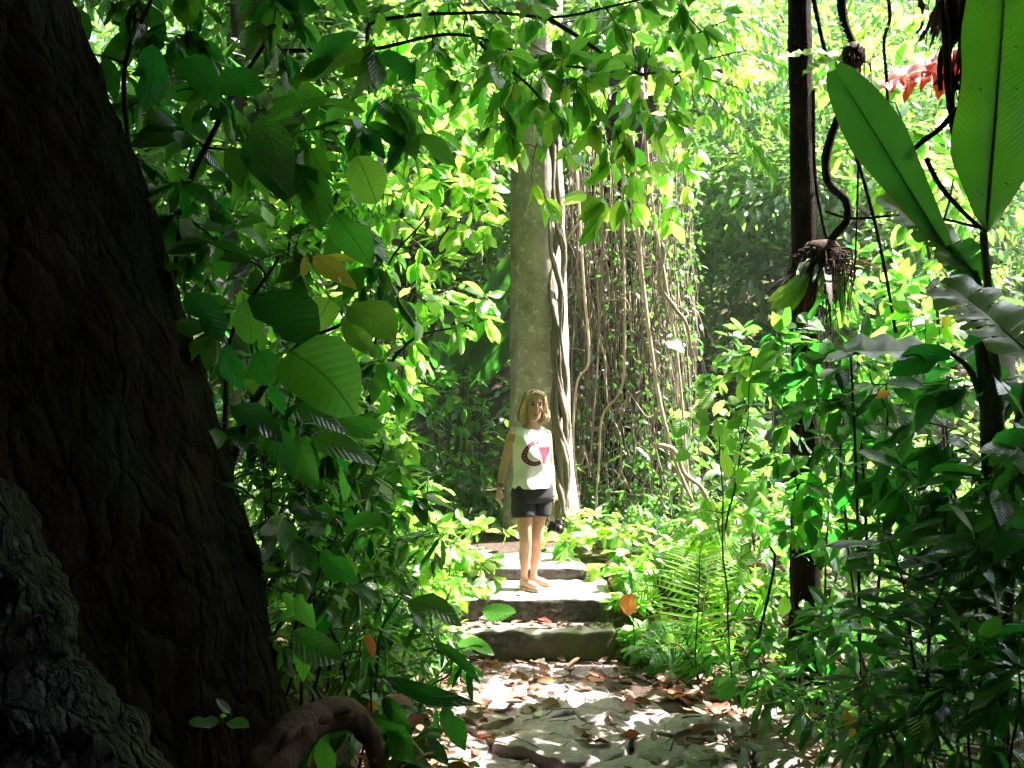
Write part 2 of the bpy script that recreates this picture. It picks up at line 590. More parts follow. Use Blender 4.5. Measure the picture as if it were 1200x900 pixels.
# ------------------------------------------------------------------ plants
class Plant:
    """a thing: an Empty at its base, one stem part, leaf parts (the 300 largest to the camera apart, the rest joined)"""
    def __init__(self, name, label, cat, base, group=None, limit=300):
        self.e = empty(name, Vector(base), label, cat, group)
        self.base = Vector(base)
        self.mb = MB()
        self.todo = []
        self.limit = limit
        self.stem_mat = 'twig'
        self.stem_name = 'stem'

    def leaf(self, pos, axis, normal, L, kind='broad', mat='leaf_mid', name='leaf', label=None, wide=1.0):
        self.todo.append((Vector(pos), Vector(axis), Vector(normal), L, kind, mat, name, label, wide))

    def cluster(self, pos, out, n, L, kind, mats, droop=.35, spread=.9, along=0.0, seg=None, up=1.0):
        for i in range(n):
            a = Vector((R.gauss(0, 1), R.gauss(0, 1), R.gauss(0, .45))).normalized() * spread + out * .8
            a.z -= droop * R.uniform(.2, 1.6)
            nm = Vector((SUN.x * .3 + R.gauss(0, .4), SUN.y * .3 + R.gauss(0, .4), up + R.gauss(0, .25)))
            p = Vector(pos)
            if seg is not None: p = seg[0].lerp(seg[1], R.uniform(.35, 1.0))
            m = R.choice(mats) if not isinstance(mats, str) else mats
            self.leaf(p, a, nm, L * R.uniform(.65, 1.2), kind, m)

    def grow(self, starts, targets, r0, n_leaf, L, kind, mats, droop=.35, bend=.25, rmin=.0025, spread=.9, up=1.0, seg=5):
        """branch from the start paths to every target by its nearest grown point; leaves along each last twig"""
        nodes = []
        for path in starts:
            m = max(6, len(path) * 6)
            sp = spline(path, m)
            for i in range(1, m):
                w = .035 * min(1, i / 4)
                sp[i] = sp[i] + Vector((noise.noise(sp[i] * 3.1), noise.noise(sp[i] * 3.1 + Vector((5, 5, 5))), 0)) * w
            self.mb.tube(sp, taper(r0 * .72, r0 * .28, m), 7, lump=.2)
            for i, q in enumerate(sp):
                if i > m * .25: nodes.append((q, r0 * (1 - .6 * i / m)))
        tg = sorted(targets, key=lambda t: min((t - q).length for q, _ in nodes))
        for t in tg:
            q, rq = min(nodes, key=lambda k: (t - k[0]).length + (.25 if k[0].z > t.z + .3 else 0))
            d = t - q
            midp = q.lerp(t, .5) + Vector((R.gauss(0, 1), R.gauss(0, 1), R.gauss(.4, .6))) * d.length * bend * .4
            m = 6
            sp = spline([q, midp, t], m)
            ra = max(min(rq * .7, .004 + d.length * .012), rmin)
            self.mb.tube(sp, taper(ra, rmin * .7, m), seg, cap=False)
            for i in (2, 4, 5): nodes.append((sp[i], ra * (1 - .13 * i)))
            out = (sp[-1] - sp[-2]).normalized()
            k = max(1, int(round(n_leaf * R.uniform(.7, 1.3))))
            self.cluster(t, out, k, L, kind, mats, droop, spread, seg=(sp[3], t), up=up)
        return nodes

    def finish(self):
        eye = Vector((0, 0, CAM_Z))
        self.todo.sort(key=lambda l: -l[3] / max(.3, (l[0] - eye).length))
        if self.mb.v: self.mb.build(self.stem_name, M[self.stem_mat], self.e)
        b = self.base
        for (p, a, n, L, kind, mat, name, label, wide) in self.todo[:self.limit]:
            o = bpy.data.objects.new(name, leaf_mesh(kind, mat, R.randrange(7)))
            COL.objects.link(o)
            o.parent = self.e
            o.matrix_basis = Matrix.Translation(p - b) @ (frame(a, n).to_4x4()) @ Matrix.Diagonal((L * wide, L, L, 1))
            if label: o['label'] = label
        rest = self.todo[self.limit:]
        if rest:
            bym = {}
            for l in rest: bym.setdefault(l[5], []).append(l)
            m0 = max(bym, key=lambda k: len(bym[k]))
            wd = {'broad': .46, 'lance': .2, 'round': .78, 'oval': .56, 'strap': .12}
            me = bulk_mesh('foliage', np.array([l[0] - b for l in rest]), np.array([l[1] for l in rest]), np.array([l[2] for l in rest]),
                           np.array([l[3] for l in rest]), np.array([l[3] * wd.get(l[4], .4) * 1.15 for l in rest]), m0)
            tag(obj('foliage', me, self.e), kind='stuff')
        return self.e


def blob(px, py, d, rx, ry, rz, n):
    """n points in an ellipsoid of the place centred where (px, py, d) is; radii in metres"""
    c = P(px, py, d)
    out = []
    while len(out) < n:
        v = Vector((R.uniform(-1, 1), R.uniform(-1, 1), R.uniform(-1, 1)))
        if v.length < 1: out.append(c + Vector((v.x * rx, v.y * ry, v.z * rz)))
    return out


def sstep(a, b, x):
    t = min(1, max(0, (x - a) / (b - a)))
    return t * t * (3 - 2 * t)


def ground_z(x, y):
    """height of the forest floor"""
    base = .35 * (1 - sstep(0, 3.6, y)) + .19 * sstep(6.40, 6.5, y) + .16 * sstep(6.75, 6.9, y) + .09 * sstep(7.35, 7.5, y) + .05 * max(0, y - 7.2)
    left = sstep(-.55, -1.5, x - .05) * .62 * (1 - .35 * sstep(5, 8, y))
    xr = 1.0 + .75 * sstep(6.0, 4.4, y)
    right = .12 * max(0, x - xr - .3) * (1 - sstep(5, 9, y)) - .08 * sstep(xr, xr + .4, x) * (1 - sstep(5.8, 6.6, y)) - .05 * sstep(5.6, 6.1, y) * (1 - sstep(6.15, 6.25, y))
    out = sstep(.8, 1.6, abs(x - .15))
    z = base * (1 - .35 * out * (1 if y > 6 else 0)) + left + right
    far = max(0, y - 12)
    z += .42 * far * sstep(12, 18, y) * (1.0 + .25 * sin(x * .23 + 1))
    z += .10 * out * noise.noise(Vector((x * .9, y * .9, 0))) + .04 * out * noise.noise(Vector((x * 3, y * 3, 4)))
    return z


def on_ground(x, y):
    return Vector((x, y, ground_z(x, y)))
# ------------------------------------------------------------------ the forest floor and hillside
def grid_sheet(name, xs, ys, fz, mat, kind='structure'):
    V = [(x, y, fz(x, y)) for y in ys for x in xs]
    nx = len(xs)
    F = [(j * nx + i, j * nx + i + 1, (j + 1) * nx + i + 1, (j + 1) * nx + i) for j in range(len(ys) - 1) for i in range(nx - 1)]
    return tag(obj(name, mesh_py(name, V, F, mat)), kind=kind)


xs = sorted(set([-60, -40, -26, -18, -12, -9, -7, -5.5] + [round(-4.6 + .16 * i, 3) for i in range(60)] + [5.5, 7, 9, 12, 18, 26, 40, 60]))
ys = sorted(set([-14, -9, -6, -4, -2.5, -1.2] + [round(-.6 + .16 * i, 3) for i in range(88)] + [14.2, 16, 18, 21, 25, 30, 38]))
ground = grid_sheet('ground', xs, ys, ground_z, M['soil'])

# ------------------------------------------------------------------ stone path: flagstones, each a piece of its own
path = obj('path', grid_sheet('path_bed', [-.9 + .1 * i for i in range(28)], [2.6 + .12 * i for i in range(31)],
           lambda x, y: ground_z(x, y) + .012 - .03 * sstep(.9, 1.2, abs(x - .22 - .2 * sstep(6.0, 4.4, y))), M['soil']).data)
bpy.data.objects.remove(bpy.data.objects['path_bed'])
tag(path, kind='structure')


def slab_mesh(poly, thick, seed, bump=.012, dome=.0, tilt=(0, 0)):
    """an irregular stone slab: outline poly (world x, y about its middle), layered edge, worn top"""
    r = random.Random(seed)
    n = len(poly)
    ring = []
    for i in range(n):                                    # split and roughen the outline
        a, b = Vector(poly[i]), Vector(poly[(i + 1) % n])
        m = max(2, int((b - a).length / .032))
        for k in range(m):
            q = a.lerp(b, k / m)
            q += Vector((noise.noise(Vector((q.x * 9, q.y * 9, seed))), noise.noise(Vector((q.x * 9, q.y * 9, seed + 5))))) * .022 + Vector((noise.noise(Vector((q.x * 24, q.y * 24, seed))), noise.noise(Vector((q.x * 24, q.y * 24, seed + 5))))) * .012
            ring.append(q)
    s = len(ring)
    V, F = [], []
    tiers = [(1.0, -thick), (1.03, -thick * .5), (1.0, -.030), (1.015, -.022), (.995, -.004), (.97, 0), (.9, 0), (.8, 0), (.7, 0), (.6, 0), (.5, 0), (.38, 0), (.25, 0), (.12, 0)]
    for f, z in tiers:
        for q in ring:
            p = q * f
            zz = z + (bump * noise.noise(Vector((p.x * 5, p.y * 5, seed * 3.1))) + bump * .55 * noise.noise(Vector((p.x * 13, p.y * 13, seed))) + bump * .3 * noise.noise(Vector((p.x * 40, p.y * 40, seed))) + (.014 if noise.noise(Vector((p.x * 3.1, p.y * 3.1, seed * 1.7))) > .06 else 0) if z > -.03 else 0)
            zz += dome * (1 - f * f) + p.x * tilt[0] + p.y * tilt[1]
            V.append((p.x + (r.uniform(-.006, .006) if z < -.01 else 0), p.y, zz))
    for i in range(len(tiers) - 1):
        for k in range(s):
            F.append((i * s + k, i * s + (k + 1) % s, (i + 1) * s + (k + 1) % s, (i + 1) * s + k))
    V.append((0, 0, dome))
    c = len(V) - 1
    for k in range(s): F.append(((len(tiers) - 1) * s + k, (len(tiers) - 1) * s + (k + 1) % s, c))
    return V, F


# cells of a loose Voronoi pattern clipped from a set of seed points
def cells(seeds, bounds, gap):
    out = []
    for i, a in enumerate(seeds):
        x0, x1, y0, y1 = bounds
        poly = [Vector((x0, y0)), Vector((x1, y0)), Vector((x1, y1)), Vector((x0, y1))]
        for j, b in enumerate(seeds):
            if i == j: continue
            m, d = (a + b) / 2, (b - a).normalized()
            new = []
            for k in range(len(poly)):
                p, q = poly[k], poly[(k + 1) % len(poly)]
                sp, sq = (p - m).dot(d), (q - m).dot(d)
                if sp <= 0: new.append(p)
                if sp * sq < 0: new.append(p.lerp(q, sp / (sp - sq)))
            poly = new
            if not poly: break
        if len(poly) >= 3:
            c = sum(poly, Vector((0, 0))) / len(poly)
            out.append((c, [(p - c) * (1 - gap * (.4 + 1.2 * noise.noise(Vector((p.x * 5, p.y * 5, 0)))**2 * 4) / max(.05, (p - c).length)) for p in poly]))
    return out


rs = random.Random(21)
seeds = []
big = [(.02, 5.02), (.72, 5.08), (.30, 4.62), (.95, 4.46), (1.12, 5.22), (1.42, 4.86), (1.52, 4.42), (1.58, 3.95), (-.02, 4.16), (.55, 4.05), (-.15, 5.62), (.38, 5.55), (.92, 5.62), (.10, 3.72), (.85, 3.70), (-.45, 4.6), (-.5, 5.2), (1.12, 4.80), (.45, 3.3), (-.35, 3.4), (1.15, 4.05), (1.25, 3.4), (.65, 5.85), (.1, 5.92), (-.4, 5.95)]
seeds = [Vector((x + rs.uniform(-.04, .04), y + rs.uniform(-.04, .04))) for x, y in big]
for i, (c, poly) in enumerate(cells(seeds, (-.75, 1.78, 3.0, 6.14), .022)):
    if c.x > 1.0 + .75 * sstep(6.0, 4.4, c.y): continue
    lift = rs.uniform(.01, .075)
    dome = rs.uniform(.0, .02)
    moss = c.x > .8
    if c.y > 5.5: lift = rs.uniform(.0, .02)
    if c.x > .8 and 4.2 < c.y < 4.7: dome, lift = .05, .05   # the round mossy boulder at the right edge
    V, F = slab_mesh([p for p in poly], .14, i + 3, .015, dome, (rs.uniform(-.05, .05), rs.uniform(-.03, .06)))
    me = mesh_py('paving_stone', V, F, M['flag_moss'] if moss else M['flag'])
    o = obj('paving_stone', me, path)
    o.location = (c.x, c.y, ground_z(c.x, c.y) + lift)

# ------------------------------------------------------------------ stone steps
def step_block(x0, x1, y0, y1, z0, z1, mat, label, seed, name='stone_step'):
    """a rough hewn block, corners worn round"""
    nx, ny, nz = 30, 10, 6
    c = Vector(((x0 + x1) / 2, (y0 + y1) / 2, z0))
    hx, hy, h = (x1 - x0) / 2, (y1 - y0) / 2, z1 - z0
    bm = bmesh.new()
    bmesh.ops.create_cube(bm, size=2)
    bmesh.ops.subdivide_edges(bm, edges=bm.edges[:], cuts=17, use_grid_fill=True)
    rr = .034
    for v in bm.verts:
        p = Vector((v.co.x * hx, v.co.y * hy, (v.co.z + 1) / 2 * h))
        # round the upright and the upper edges
        cx = max(-hx + rr * 2.2, min(hx - rr * 2.2, p.x))
        cy = max(-hy + rr * 1.6, min(hy - rr * 1.6, p.y))
        cz = min(h - rr * .42, p.z)
        d = Vector((p.x - cx, p.y - cy, p.z - cz))
        if d.length > 1e-6:
            e = Vector((d.x / (rr * 2.2), d.y / (rr * 1.6), d.z / (rr * .42)))
            if e.length > 1: d = d / e.length
        p = Vector((cx, cy, cz)) + d
        w = p + c
        k = .026 * noise.noise(w * 3.2 + Vector((seed, 0, 0))) + .020 * noise.noise(w * 9) + .012 * noise.noise(w * 22) - (.020 if noise.noise(w * 6.5 + Vector((0, seed, 0))) > .28 else 0)
        p.y += k * (1 if v.co.y < 0 else .3)
        p.z += .5 * k * (1 if v.co.z > .5 else 0)
        p.x += k * .8
        v.co = p
    me = bpy.data.meshes.new(name)
    bm.to_mesh(me)
    bm.free()
    me.materials.append(M[mat])
    me.shade_smooth()
    o = obj(name, me)
    o.location = c
    return tag(o, label, 'step', 'stone steps of the path')


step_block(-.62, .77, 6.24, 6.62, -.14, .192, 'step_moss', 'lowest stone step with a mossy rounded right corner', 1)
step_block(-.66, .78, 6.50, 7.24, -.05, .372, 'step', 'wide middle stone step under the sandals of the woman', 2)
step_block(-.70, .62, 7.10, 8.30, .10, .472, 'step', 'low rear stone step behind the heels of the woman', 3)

# ------------------------------------------------------------------ great dark trunk at the left
gt_c = Vector((-2.25, 2.62, 0))
gt = empty('great_tree', (gt_c.x, gt_c.y, .5), 'huge dark buttressed tree trunk filling the shaded left side of the view', 'tree')


def edge_r(z):
    """radius so that the right-hand outline leans as in the photograph"""
    pts = [(-.3, 1.80), (.3, 1.66), (.83, 1.53), (1.40, 1.428), (1.79, 1.30), (2.36, 1.129), (2.72, 1.0), (2.97, .895), (3.35, .79), (4.0, .72), (6, .65), (12, .5)]
    for (a, ra), (b, rb) in zip(pts, pts[1:]):
        if z <= b: return ra + (rb - ra) * (z - a) / (b - a)
    return .6


zs = [-.2 + .035 * i for i in range(114)] + [3.9, 4.4, 5, 6, 7.5, 9, 11.5]
rings = []
for z in zs:
    ring = []
    for k in range(150):
        a = 2 * pi * k / 150
        d = Vector((cos(a), sin(a), 0))
        r = edge_r(z)
        flare = max(0, 2.4 - z) / 2.4
        r *= 1 + .05 * flare * sin(7 * a + 1.2 + .35 * z)
        p = gt_c + d * r + Vector((0, 0, z))
        r += .05 * noise.noise(p * 1.5) + .034 * noise.noise(Vector((p.x * 6, p.y * 6, p.z * 2.4))) + .020 * noise.noise(Vector((p.x * 16, p.y * 16, p.z * 7))) + .010 * noise.noise(p * 34)
        ring.append(gt_c + d * r + Vector((0, 0, z)))
    rings.append(ring)
mb = MB()
mb.loft(rings)
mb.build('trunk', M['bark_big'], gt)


def ridge(name, pts, rad, mat, parent, seg=20, n=44, lump=.28, seed=0, flat=1.0, fine=.02):
    mb = MB()
    sp = spline(pts, n)
    rr = [p.x for p in spline([Vector((r, 0, 0)) for r in rad], n)]
    mb.tube(sp, rr, seg, flat=flat)
    for v in mb.v:
        v += Vector((noise.noise(v * 3 + Vector((seed, 0, 0))), noise.noise(v * 3 + Vector((0, seed, 3))), noise.noise(v * 3 + Vector((1, 7, seed))))) * lump * .3
        v += Vector((noise.noise(v * 9), noise.noise(v * 9 + Vector((3, 3, 3))), noise.noise(v * 9 + Vector((7, 1, 2))))) * fine
    return mb.build(name, M[mat], parent)


# the near buttress: runs down to the lower left of the view
def rough_ridge(name, pts, rad, mat, parent, seg=64, n=170, seed=0, amp=1.0):
    """a buttress with knotted, furrowed bark"""
    sp = spline(pts, n)
    rr = [p.x for p in spline([Vector((r, 0, 0)) for r in rad], n)]
    mb = MB()
    mb.tube(sp, rr, seg)
    for i, v in enumerate(mb.v):
        c = sp[min(i // seg, n - 1)]
        d = (v - c)
        r = d.length
        if r < 1e-5: continue
        d = d / r
        along = i // seg / n
        k = .075 * noise.noise(v * 4.2 + Vector((seed, 0, 0))) + .05 * noise.noise(v * 9 + Vector((0, seed, 0))) + .034 * noise.noise(v * 19) + .020 * noise.noise(v * 42)
        k += .03 * abs(noise.noise(Vector((d.x * 5 + seed, d.z * 5 + d.y * 3, along * 4))))
        v += d * k * .55 * amp
    return mb.build(name, M[mat], parent)


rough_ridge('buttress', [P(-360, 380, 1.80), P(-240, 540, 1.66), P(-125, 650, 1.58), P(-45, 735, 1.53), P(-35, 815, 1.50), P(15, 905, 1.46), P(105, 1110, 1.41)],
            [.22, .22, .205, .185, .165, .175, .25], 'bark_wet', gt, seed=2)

# broken log at the foot of the great tree
lg = empty('fallen_log', P(350, 880, 2.05), 'gnarled brown log arching over the ground at the foot of the huge dark trunk', 'log')
rough_ridge('log_body', [P(268, 985, 1.95), P(312, 905, 2.03), P(345, 862, 2.12), P(385, 838, 2.22), P(418, 842, 2.32), P(440, 880, 2.38), P(452, 960, 2.42)], [.058, .054, .046, .038, .033, .028, .026], 'log', lg, seg=40, n=90, seed=4, amp=.32)
for k in range(4):
    ridge('bark_flake', [P(325 + k * 22, 880 - k * 14, 2.02 + k * .05), P(338 + k * 22, 862 - k * 10, 2.05 + k * .05), P(352 + k * 20, 850 - k * 6, 2.09 + k * .05)], [.004, .013, .003], 'log', lg, seed=5 + k, lump=.03, fine=.004, n=12, seg=7)

# ------------------------------------------------------------------ central trunk with the plaited strangler stem
def trunk_px(pts, name_parent, mat, seg=36, n=60, seed=0, amp=.02, flute=0, name='trunk'):
    """pts: (px, py, depth, width in px)"""
    cs = spline([P(a, b, d) for a, b, d, w in pts], n)
    rs_ = [p.x for p in spline([Vector((w * d / 2000, 0, 0)) for a, b, d, w in pts], n)]
    mb = MB()
    rings = []
    for i, (c, r) in enumerate(zip(cs, rs_)):
        ring = []
        f = max(0, 1 - (c.z - cs[0].z) / 1.2)
        for k in range(seg):
            a = 2 * pi * k / seg
            d = Vector((cos(a), sin(a), 0))
            q = c + d * r
            rr = r * (1 + flute * f * f * sin(4 * a + .8)) + amp * noise.noise(q * 2.2 + Vector((seed, 0, 0))) + amp * .4 * noise.noise(q * 8)
            ring.append(c + d * rr)
        rings.append(ring)
    mb.loft(rings)
    return mb.build(name, M[mat], name_parent)


ct = empty('tall_tree', on_ground(.29, 8.7), 'tall straight pale trunk standing behind the woman with a plaited vine up its side', 'tree')
trunk_px([(634, 690, 8.7, 120), (634, 640, 8.7, 96), (633, 560, 8.7, 82), (633, 480, 8.7, 72), (631, 330, 8.7, 66), (629, 200, 8.7, 60), (630, 100, 8.7, 57), (634, -120, 8.7, 54), (640, -700, 8.7, 44)], ct, 'bark_pale', seed=3, flute=.10)
# an upper fork and its limbs, above the view
for k in range(5):
    a = k * 1.3
    b = P(640, -640 + 40 * k, 8.7)
    mb = MB()
    mb.tube(spline([b, b + Vector((cos(a) * 1.2, sin(a) * 1.0, .9)), b + Vector((cos(a) * 3.2, sin(a) * 2.6, 1.6))], 12), taper(.14, .04, 12), 8)
    mb.build('limb', M['bark_pale'], ct)

sv = empty('strangler_vine', on_ground(.58, 8.42), 'thick plaited pale vine climbing the right side of the tall trunk', 'vine')
for k in range(8):
    pts = []
    ph = k * 1.7
    for i in range(22):
        t = i / 21
        py = 640 - t * 520
        cx = 659 - 10 * t
        w = 10 * (1 - .3 * t)
        ang = ph + t * (9 + k * .6)
        pts.append(P(cx + w * .72 * sin(ang) + 3 * sin(t * 27 + k * 2.3), py, 8.41 + .06 * cos(ang) - .02 * (k % 3)))
    mb = MB()
    n = 90
    mb.tube(spline(pts, n), [(.023 + .009 * sin(i * .31 + k * 2)) * (1 - .2 * i / n) for i in range(n)], 9, lump=.35, seed=k)
    mb.build('strand', M['bark_vine'], sv)

# ------------------------------------------------------------------ fig tree whose hanging roots make the curtain
fg = empty('curtain_fig', on_ground(1.55, 10.7), 'dark old fig tree hung with a curtain of thin brown aerial roots', 'tree')
trunk_px([(745, 640, 10.9, 150), (742, 500, 10.9, 110), (738, 330, 10.9, 92), (735, 190, 10.9, 84), (737, 110, 10.9, 60)], fg, 'bark_dark', seed=8, amp=.08, flute=.2)
for k in range(7):
    b = P(735, 150 - 14 * (k % 3), 10.9)
    a = -2.9 + k * .8
    e = b + Vector((cos(a) * 1.3, -.7 + sin(a) * .6, .2 + .15 * (k % 2)))
    mb = MB()
    mb.tube(spline([b, b.lerp(e, .5) + Vector((0, 0, .3)), e], 12), taper(.11, .03, 12), 7, lump=.2, seed=k)
    mb.build('limb', M['bark_dark'], fg)
rr = random.Random(5)
for k in range(265):
    x = rr.uniform(0, 1)
    top_x = 664 + x * 142 + rr.uniform(-4, 4)
    bot_x = 676 + x * 146 + rr.uniform(-14, 14)
    d = rr.uniform(9.3, 10.7)
    top = rr.uniform(150, 240) if rr.random() < .7 else rr.uniform(220, 360)
    bot = rr.uniform(560, 632) if rr.random() < .62 else rr.uniform(330, 560)
    n = 11
    pts = []
    am = rr.uniform(2, 13)
    ph, fr = rr.uniform(0, 6), rr.uniform(3, 9)
    for i in range(n):
        t = i / (n - 1)
        px = top_x + (bot_x - top_x) * (top + (bot - top) * t - 120) / 500
        pts.append(P(px + am * sin(ph + fr * t) * (.3 + t) + rr.uniform(-4, 4), top + (bot - top) * t, d + .05 * sin(ph * 2 + fr * 1.3 * t)))
    r0 = rr.choice((.004, .005, .005, .006, .007, .009, .014))
    mb = MB()
    mb.tube(spline(pts, 26), taper(r0, r0 * .6, 26), 5)
    mb.build('aerial_root', M[rr.choice(('root_brown', 'root_brown', 'root_brown', 'root_grey', 'root_grey', 'root_grey', 'root_pale'))], fg)
# tangled loops in the lower curtain
for k in range(46):
    c = P(rr.uniform(675, 800), rr.uniform(230, 600), rr.uniform(9.2, 9.9))
    pts = [c]
    for i in range(5):
        pts.append(pts[-1] + Vector((rr.gauss(0, .10), rr.gauss(0, .06), rr.gauss(-.08, .16))))
    mb = MB()
    mb.tube(spline(pts, 26), taper(rr.choice((.008, .012, .016)), .006, 26), 5)
    mb.build('aerial_root', M[rr.choice(('root_brown', 'root_grey', 'root_pale'))], fg)
n = 3400
pos = np.array([P(rr.uniform(672, 822), 150 + 490 * rr.random() ** .8, rr.uniform(9.1, 10.8)) for _ in range(n)])
ax, nm = leaf_frames(n, droop=.6)
sh = tag(obj('foliage', bulk_mesh('foliage', pos - np.array(fg.location), ax, nm, NR.uniform(.05, .13, n), NR.uniform(.03, .07, n), 'leaf_far_dark'), fg), kind='stuff')

# the thick pale lianas that stand out of the curtain
def liana(label, pts, r0, mat, name='hanging_liana', group='thick pale lianas in front of the root curtain', n=60, lump=.15, cat='liana', r1=None):
    mb = MB()
    w = [P(*p) for p in pts]
    mb.tube(spline(w, n), taper(r0, r1 or r0 * .8, n), 8, lump=lump, seed=len(pts))
    o = mb.build(name, M[mat], origin=w[-1])
    return tag(o, label, cat, group)


liana('long pale liana slanting from the canopy to the ground right of the curtain', [(738, 90, 9.1), (742, 190, 9.1), (750, 300, 9.1), (762, 400, 9.05), (775, 480, 9.0), (793, 545, 8.95), (812, 590, 8.9), (826, 635, 8.9)], .024, 'root_pale')
liana('straight pale liana crossing the right part of the root curtain', [(752, 80, 9.0), (762, 220, 9.0), (780, 330, 9.0), (795, 430, 9.0), (803, 520, 9.0), (812, 620, 9.0)], .016, 'root_pale')
liana('pale liana looping out sideways near the ground by the curtain', [(765, 520, 8.95), (790, 528, 8.9), (802, 555, 8.9), (822, 572, 8.85), (832, 600, 8.85), (822, 632, 8.85)], .026, 'root_pale')
liana('kinked pale liana with a sideways elbow in the middle of the curtain', [(730, 150, 9.2), (731, 300, 9.2), (732, 420, 9.15), (726, 460, 9.15), (706, 488, 9.1), (702, 540, 9.1), (698, 600, 9.1)], .015, 'root_pale')
liana('bowed pale liana beside the plaited vine of the tall trunk', [(676, 200, 9.0), (684, 330, 9.0), (690, 420, 9.0), (676, 450, 9.0), (672, 520, 9.0), (680, 600, 9.0)], .014, 'root_pale')
liana('grey twisted liana in the upper right of the curtain', [(762, 260, 9.1), (778, 295, 9.0), (772, 330, 9.0), (790, 360, 9.0), (806, 385, 9.1), (812, 440, 9.2)], .022, 'root_grey')
liana('thin dark liana hanging in the middle of the curtain', [(704, 140, 9.0), (706, 300, 9.0), (700, 420, 9.0), (690, 560, 9.0)], .013, 'root_brown')

# ------------------------------------------------------------------ slim dark trunk at the right, its liana and epiphytes
rt = empty('slim_tree', on_ground(1.88, 5.5), 'slim straight dark trunk carrying a shaggy epiphyte at the right', 'tree')
trunk_px([(945, 800, 5.5, 46), (944, 700, 5.5, 37), (944, 500, 5.5, 34), (943, 300, 5.5, 30), (939, 120, 5.5, 27), (937, -20, 5.5, 27), (935, -500, 5.5, 24)], rt, 'bark_dark', seg=20, seed=5, amp=.012, flute=.1)
def dark_liana(label, pts, r0, mat='bark_dark', r1=None):
    return liana(label, pts, r0, mat, 'dark_liana', 'dark lianas hanging at the right', 50, .2, 'liana', r1)
dark_liana('thick snaking dark liana looping beside the slim trunk to the shaggy epiphyte', [(986, -60, 5.25), (988, 20, 5.25), (1002, 62, 5.25), (1000, 105, 5.25), (980, 145, 5.2), (968, 185, 5.2), (972, 215, 5.2), (992, 236, 5.2), (992, 258, 5.2), (975, 280, 5.25), (964, 298, 5.28)], .030)
dark_liana('thin dark liana running down close beside the slim trunk', [(950, -20, 5.35), (962, 40, 5.35), (970, 70, 5.35)], .016)
dark_liana('thin straight liana leaning from the slim trunk to the shaggy epiphyte', [(953, 100, 5.3), (955, 200, 5.3), (962, 250, 5.3), (969, 280, 5.3)], .012)
dark_liana('thin liana hanging slantwise below the big drooping banana leaf', [(1003, 180, 5.0), (1020, 240, 5.0), (1036, 310, 5.0), (1050, 390, 5.0)], .012)
dark_liana('very thin upright liana below the big drooping banana leaf', [(1006, 190, 5.1), (1004, 260, 5.1), (1001, 330, 5.1)], .007)
dark_liana('knotted hanging stem right of the upper epiphyte', [(1038, -20, 5.6), (1043, 20, 5.6), (1036, 50, 5.6), (1040, 110, 5.6), (1042, 230, 5.6)], .013)
dark_liana('dark slanting vine between the two big banana leaves', [(1125, 125, 3.6), (1100, 152, 3.7), (1082, 165, 3.75), (1062, 184, 3.8)], .013)
dark_liana('dark curved vine running down to the banana stem', [(1085, 185, 3.5), (1100, 215, 3.5), (1125, 245, 3.5), (1150, 268, 3.5)], .011)
dark_liana('thin level vine crossing below the drooping banana leaf', [(968, 248, 4.4), (1000, 256, 4.2), (1060, 252, 4.0), (1110, 258, 3.8), (1152, 268, 3.6)], .007)
ORD = 'first second third fourth fifth sixth seventh eighth ninth'.split()
for i in range(9):
    x = 1112 + i * 7 + R.uniform(-4, 4)
    pts = [(x + R.uniform(-20, 20), -60, 4.4), (x, 30, 4.4)]
    y = 30
    while y < 90 + 130 * R.random() * (1.6 if i % 3 == 0 else 1):
        y += 38
        pts.append((x + R.uniform(-10, 10), y, 4.4 + R.uniform(-.1, .1)))
    dark_liana(('%s dark tangled liana from the left in the clump above the red leaf' % ORD[i]), pts, R.choice((.010, .016, .024)))
dark_liana('long dark liana dropping past the red leaf to the banana stem', [(1098, -40, 4.2), (1108, 40, 4.2), (1112, 110, 4.2), (1120, 170, 4.2)], .020)

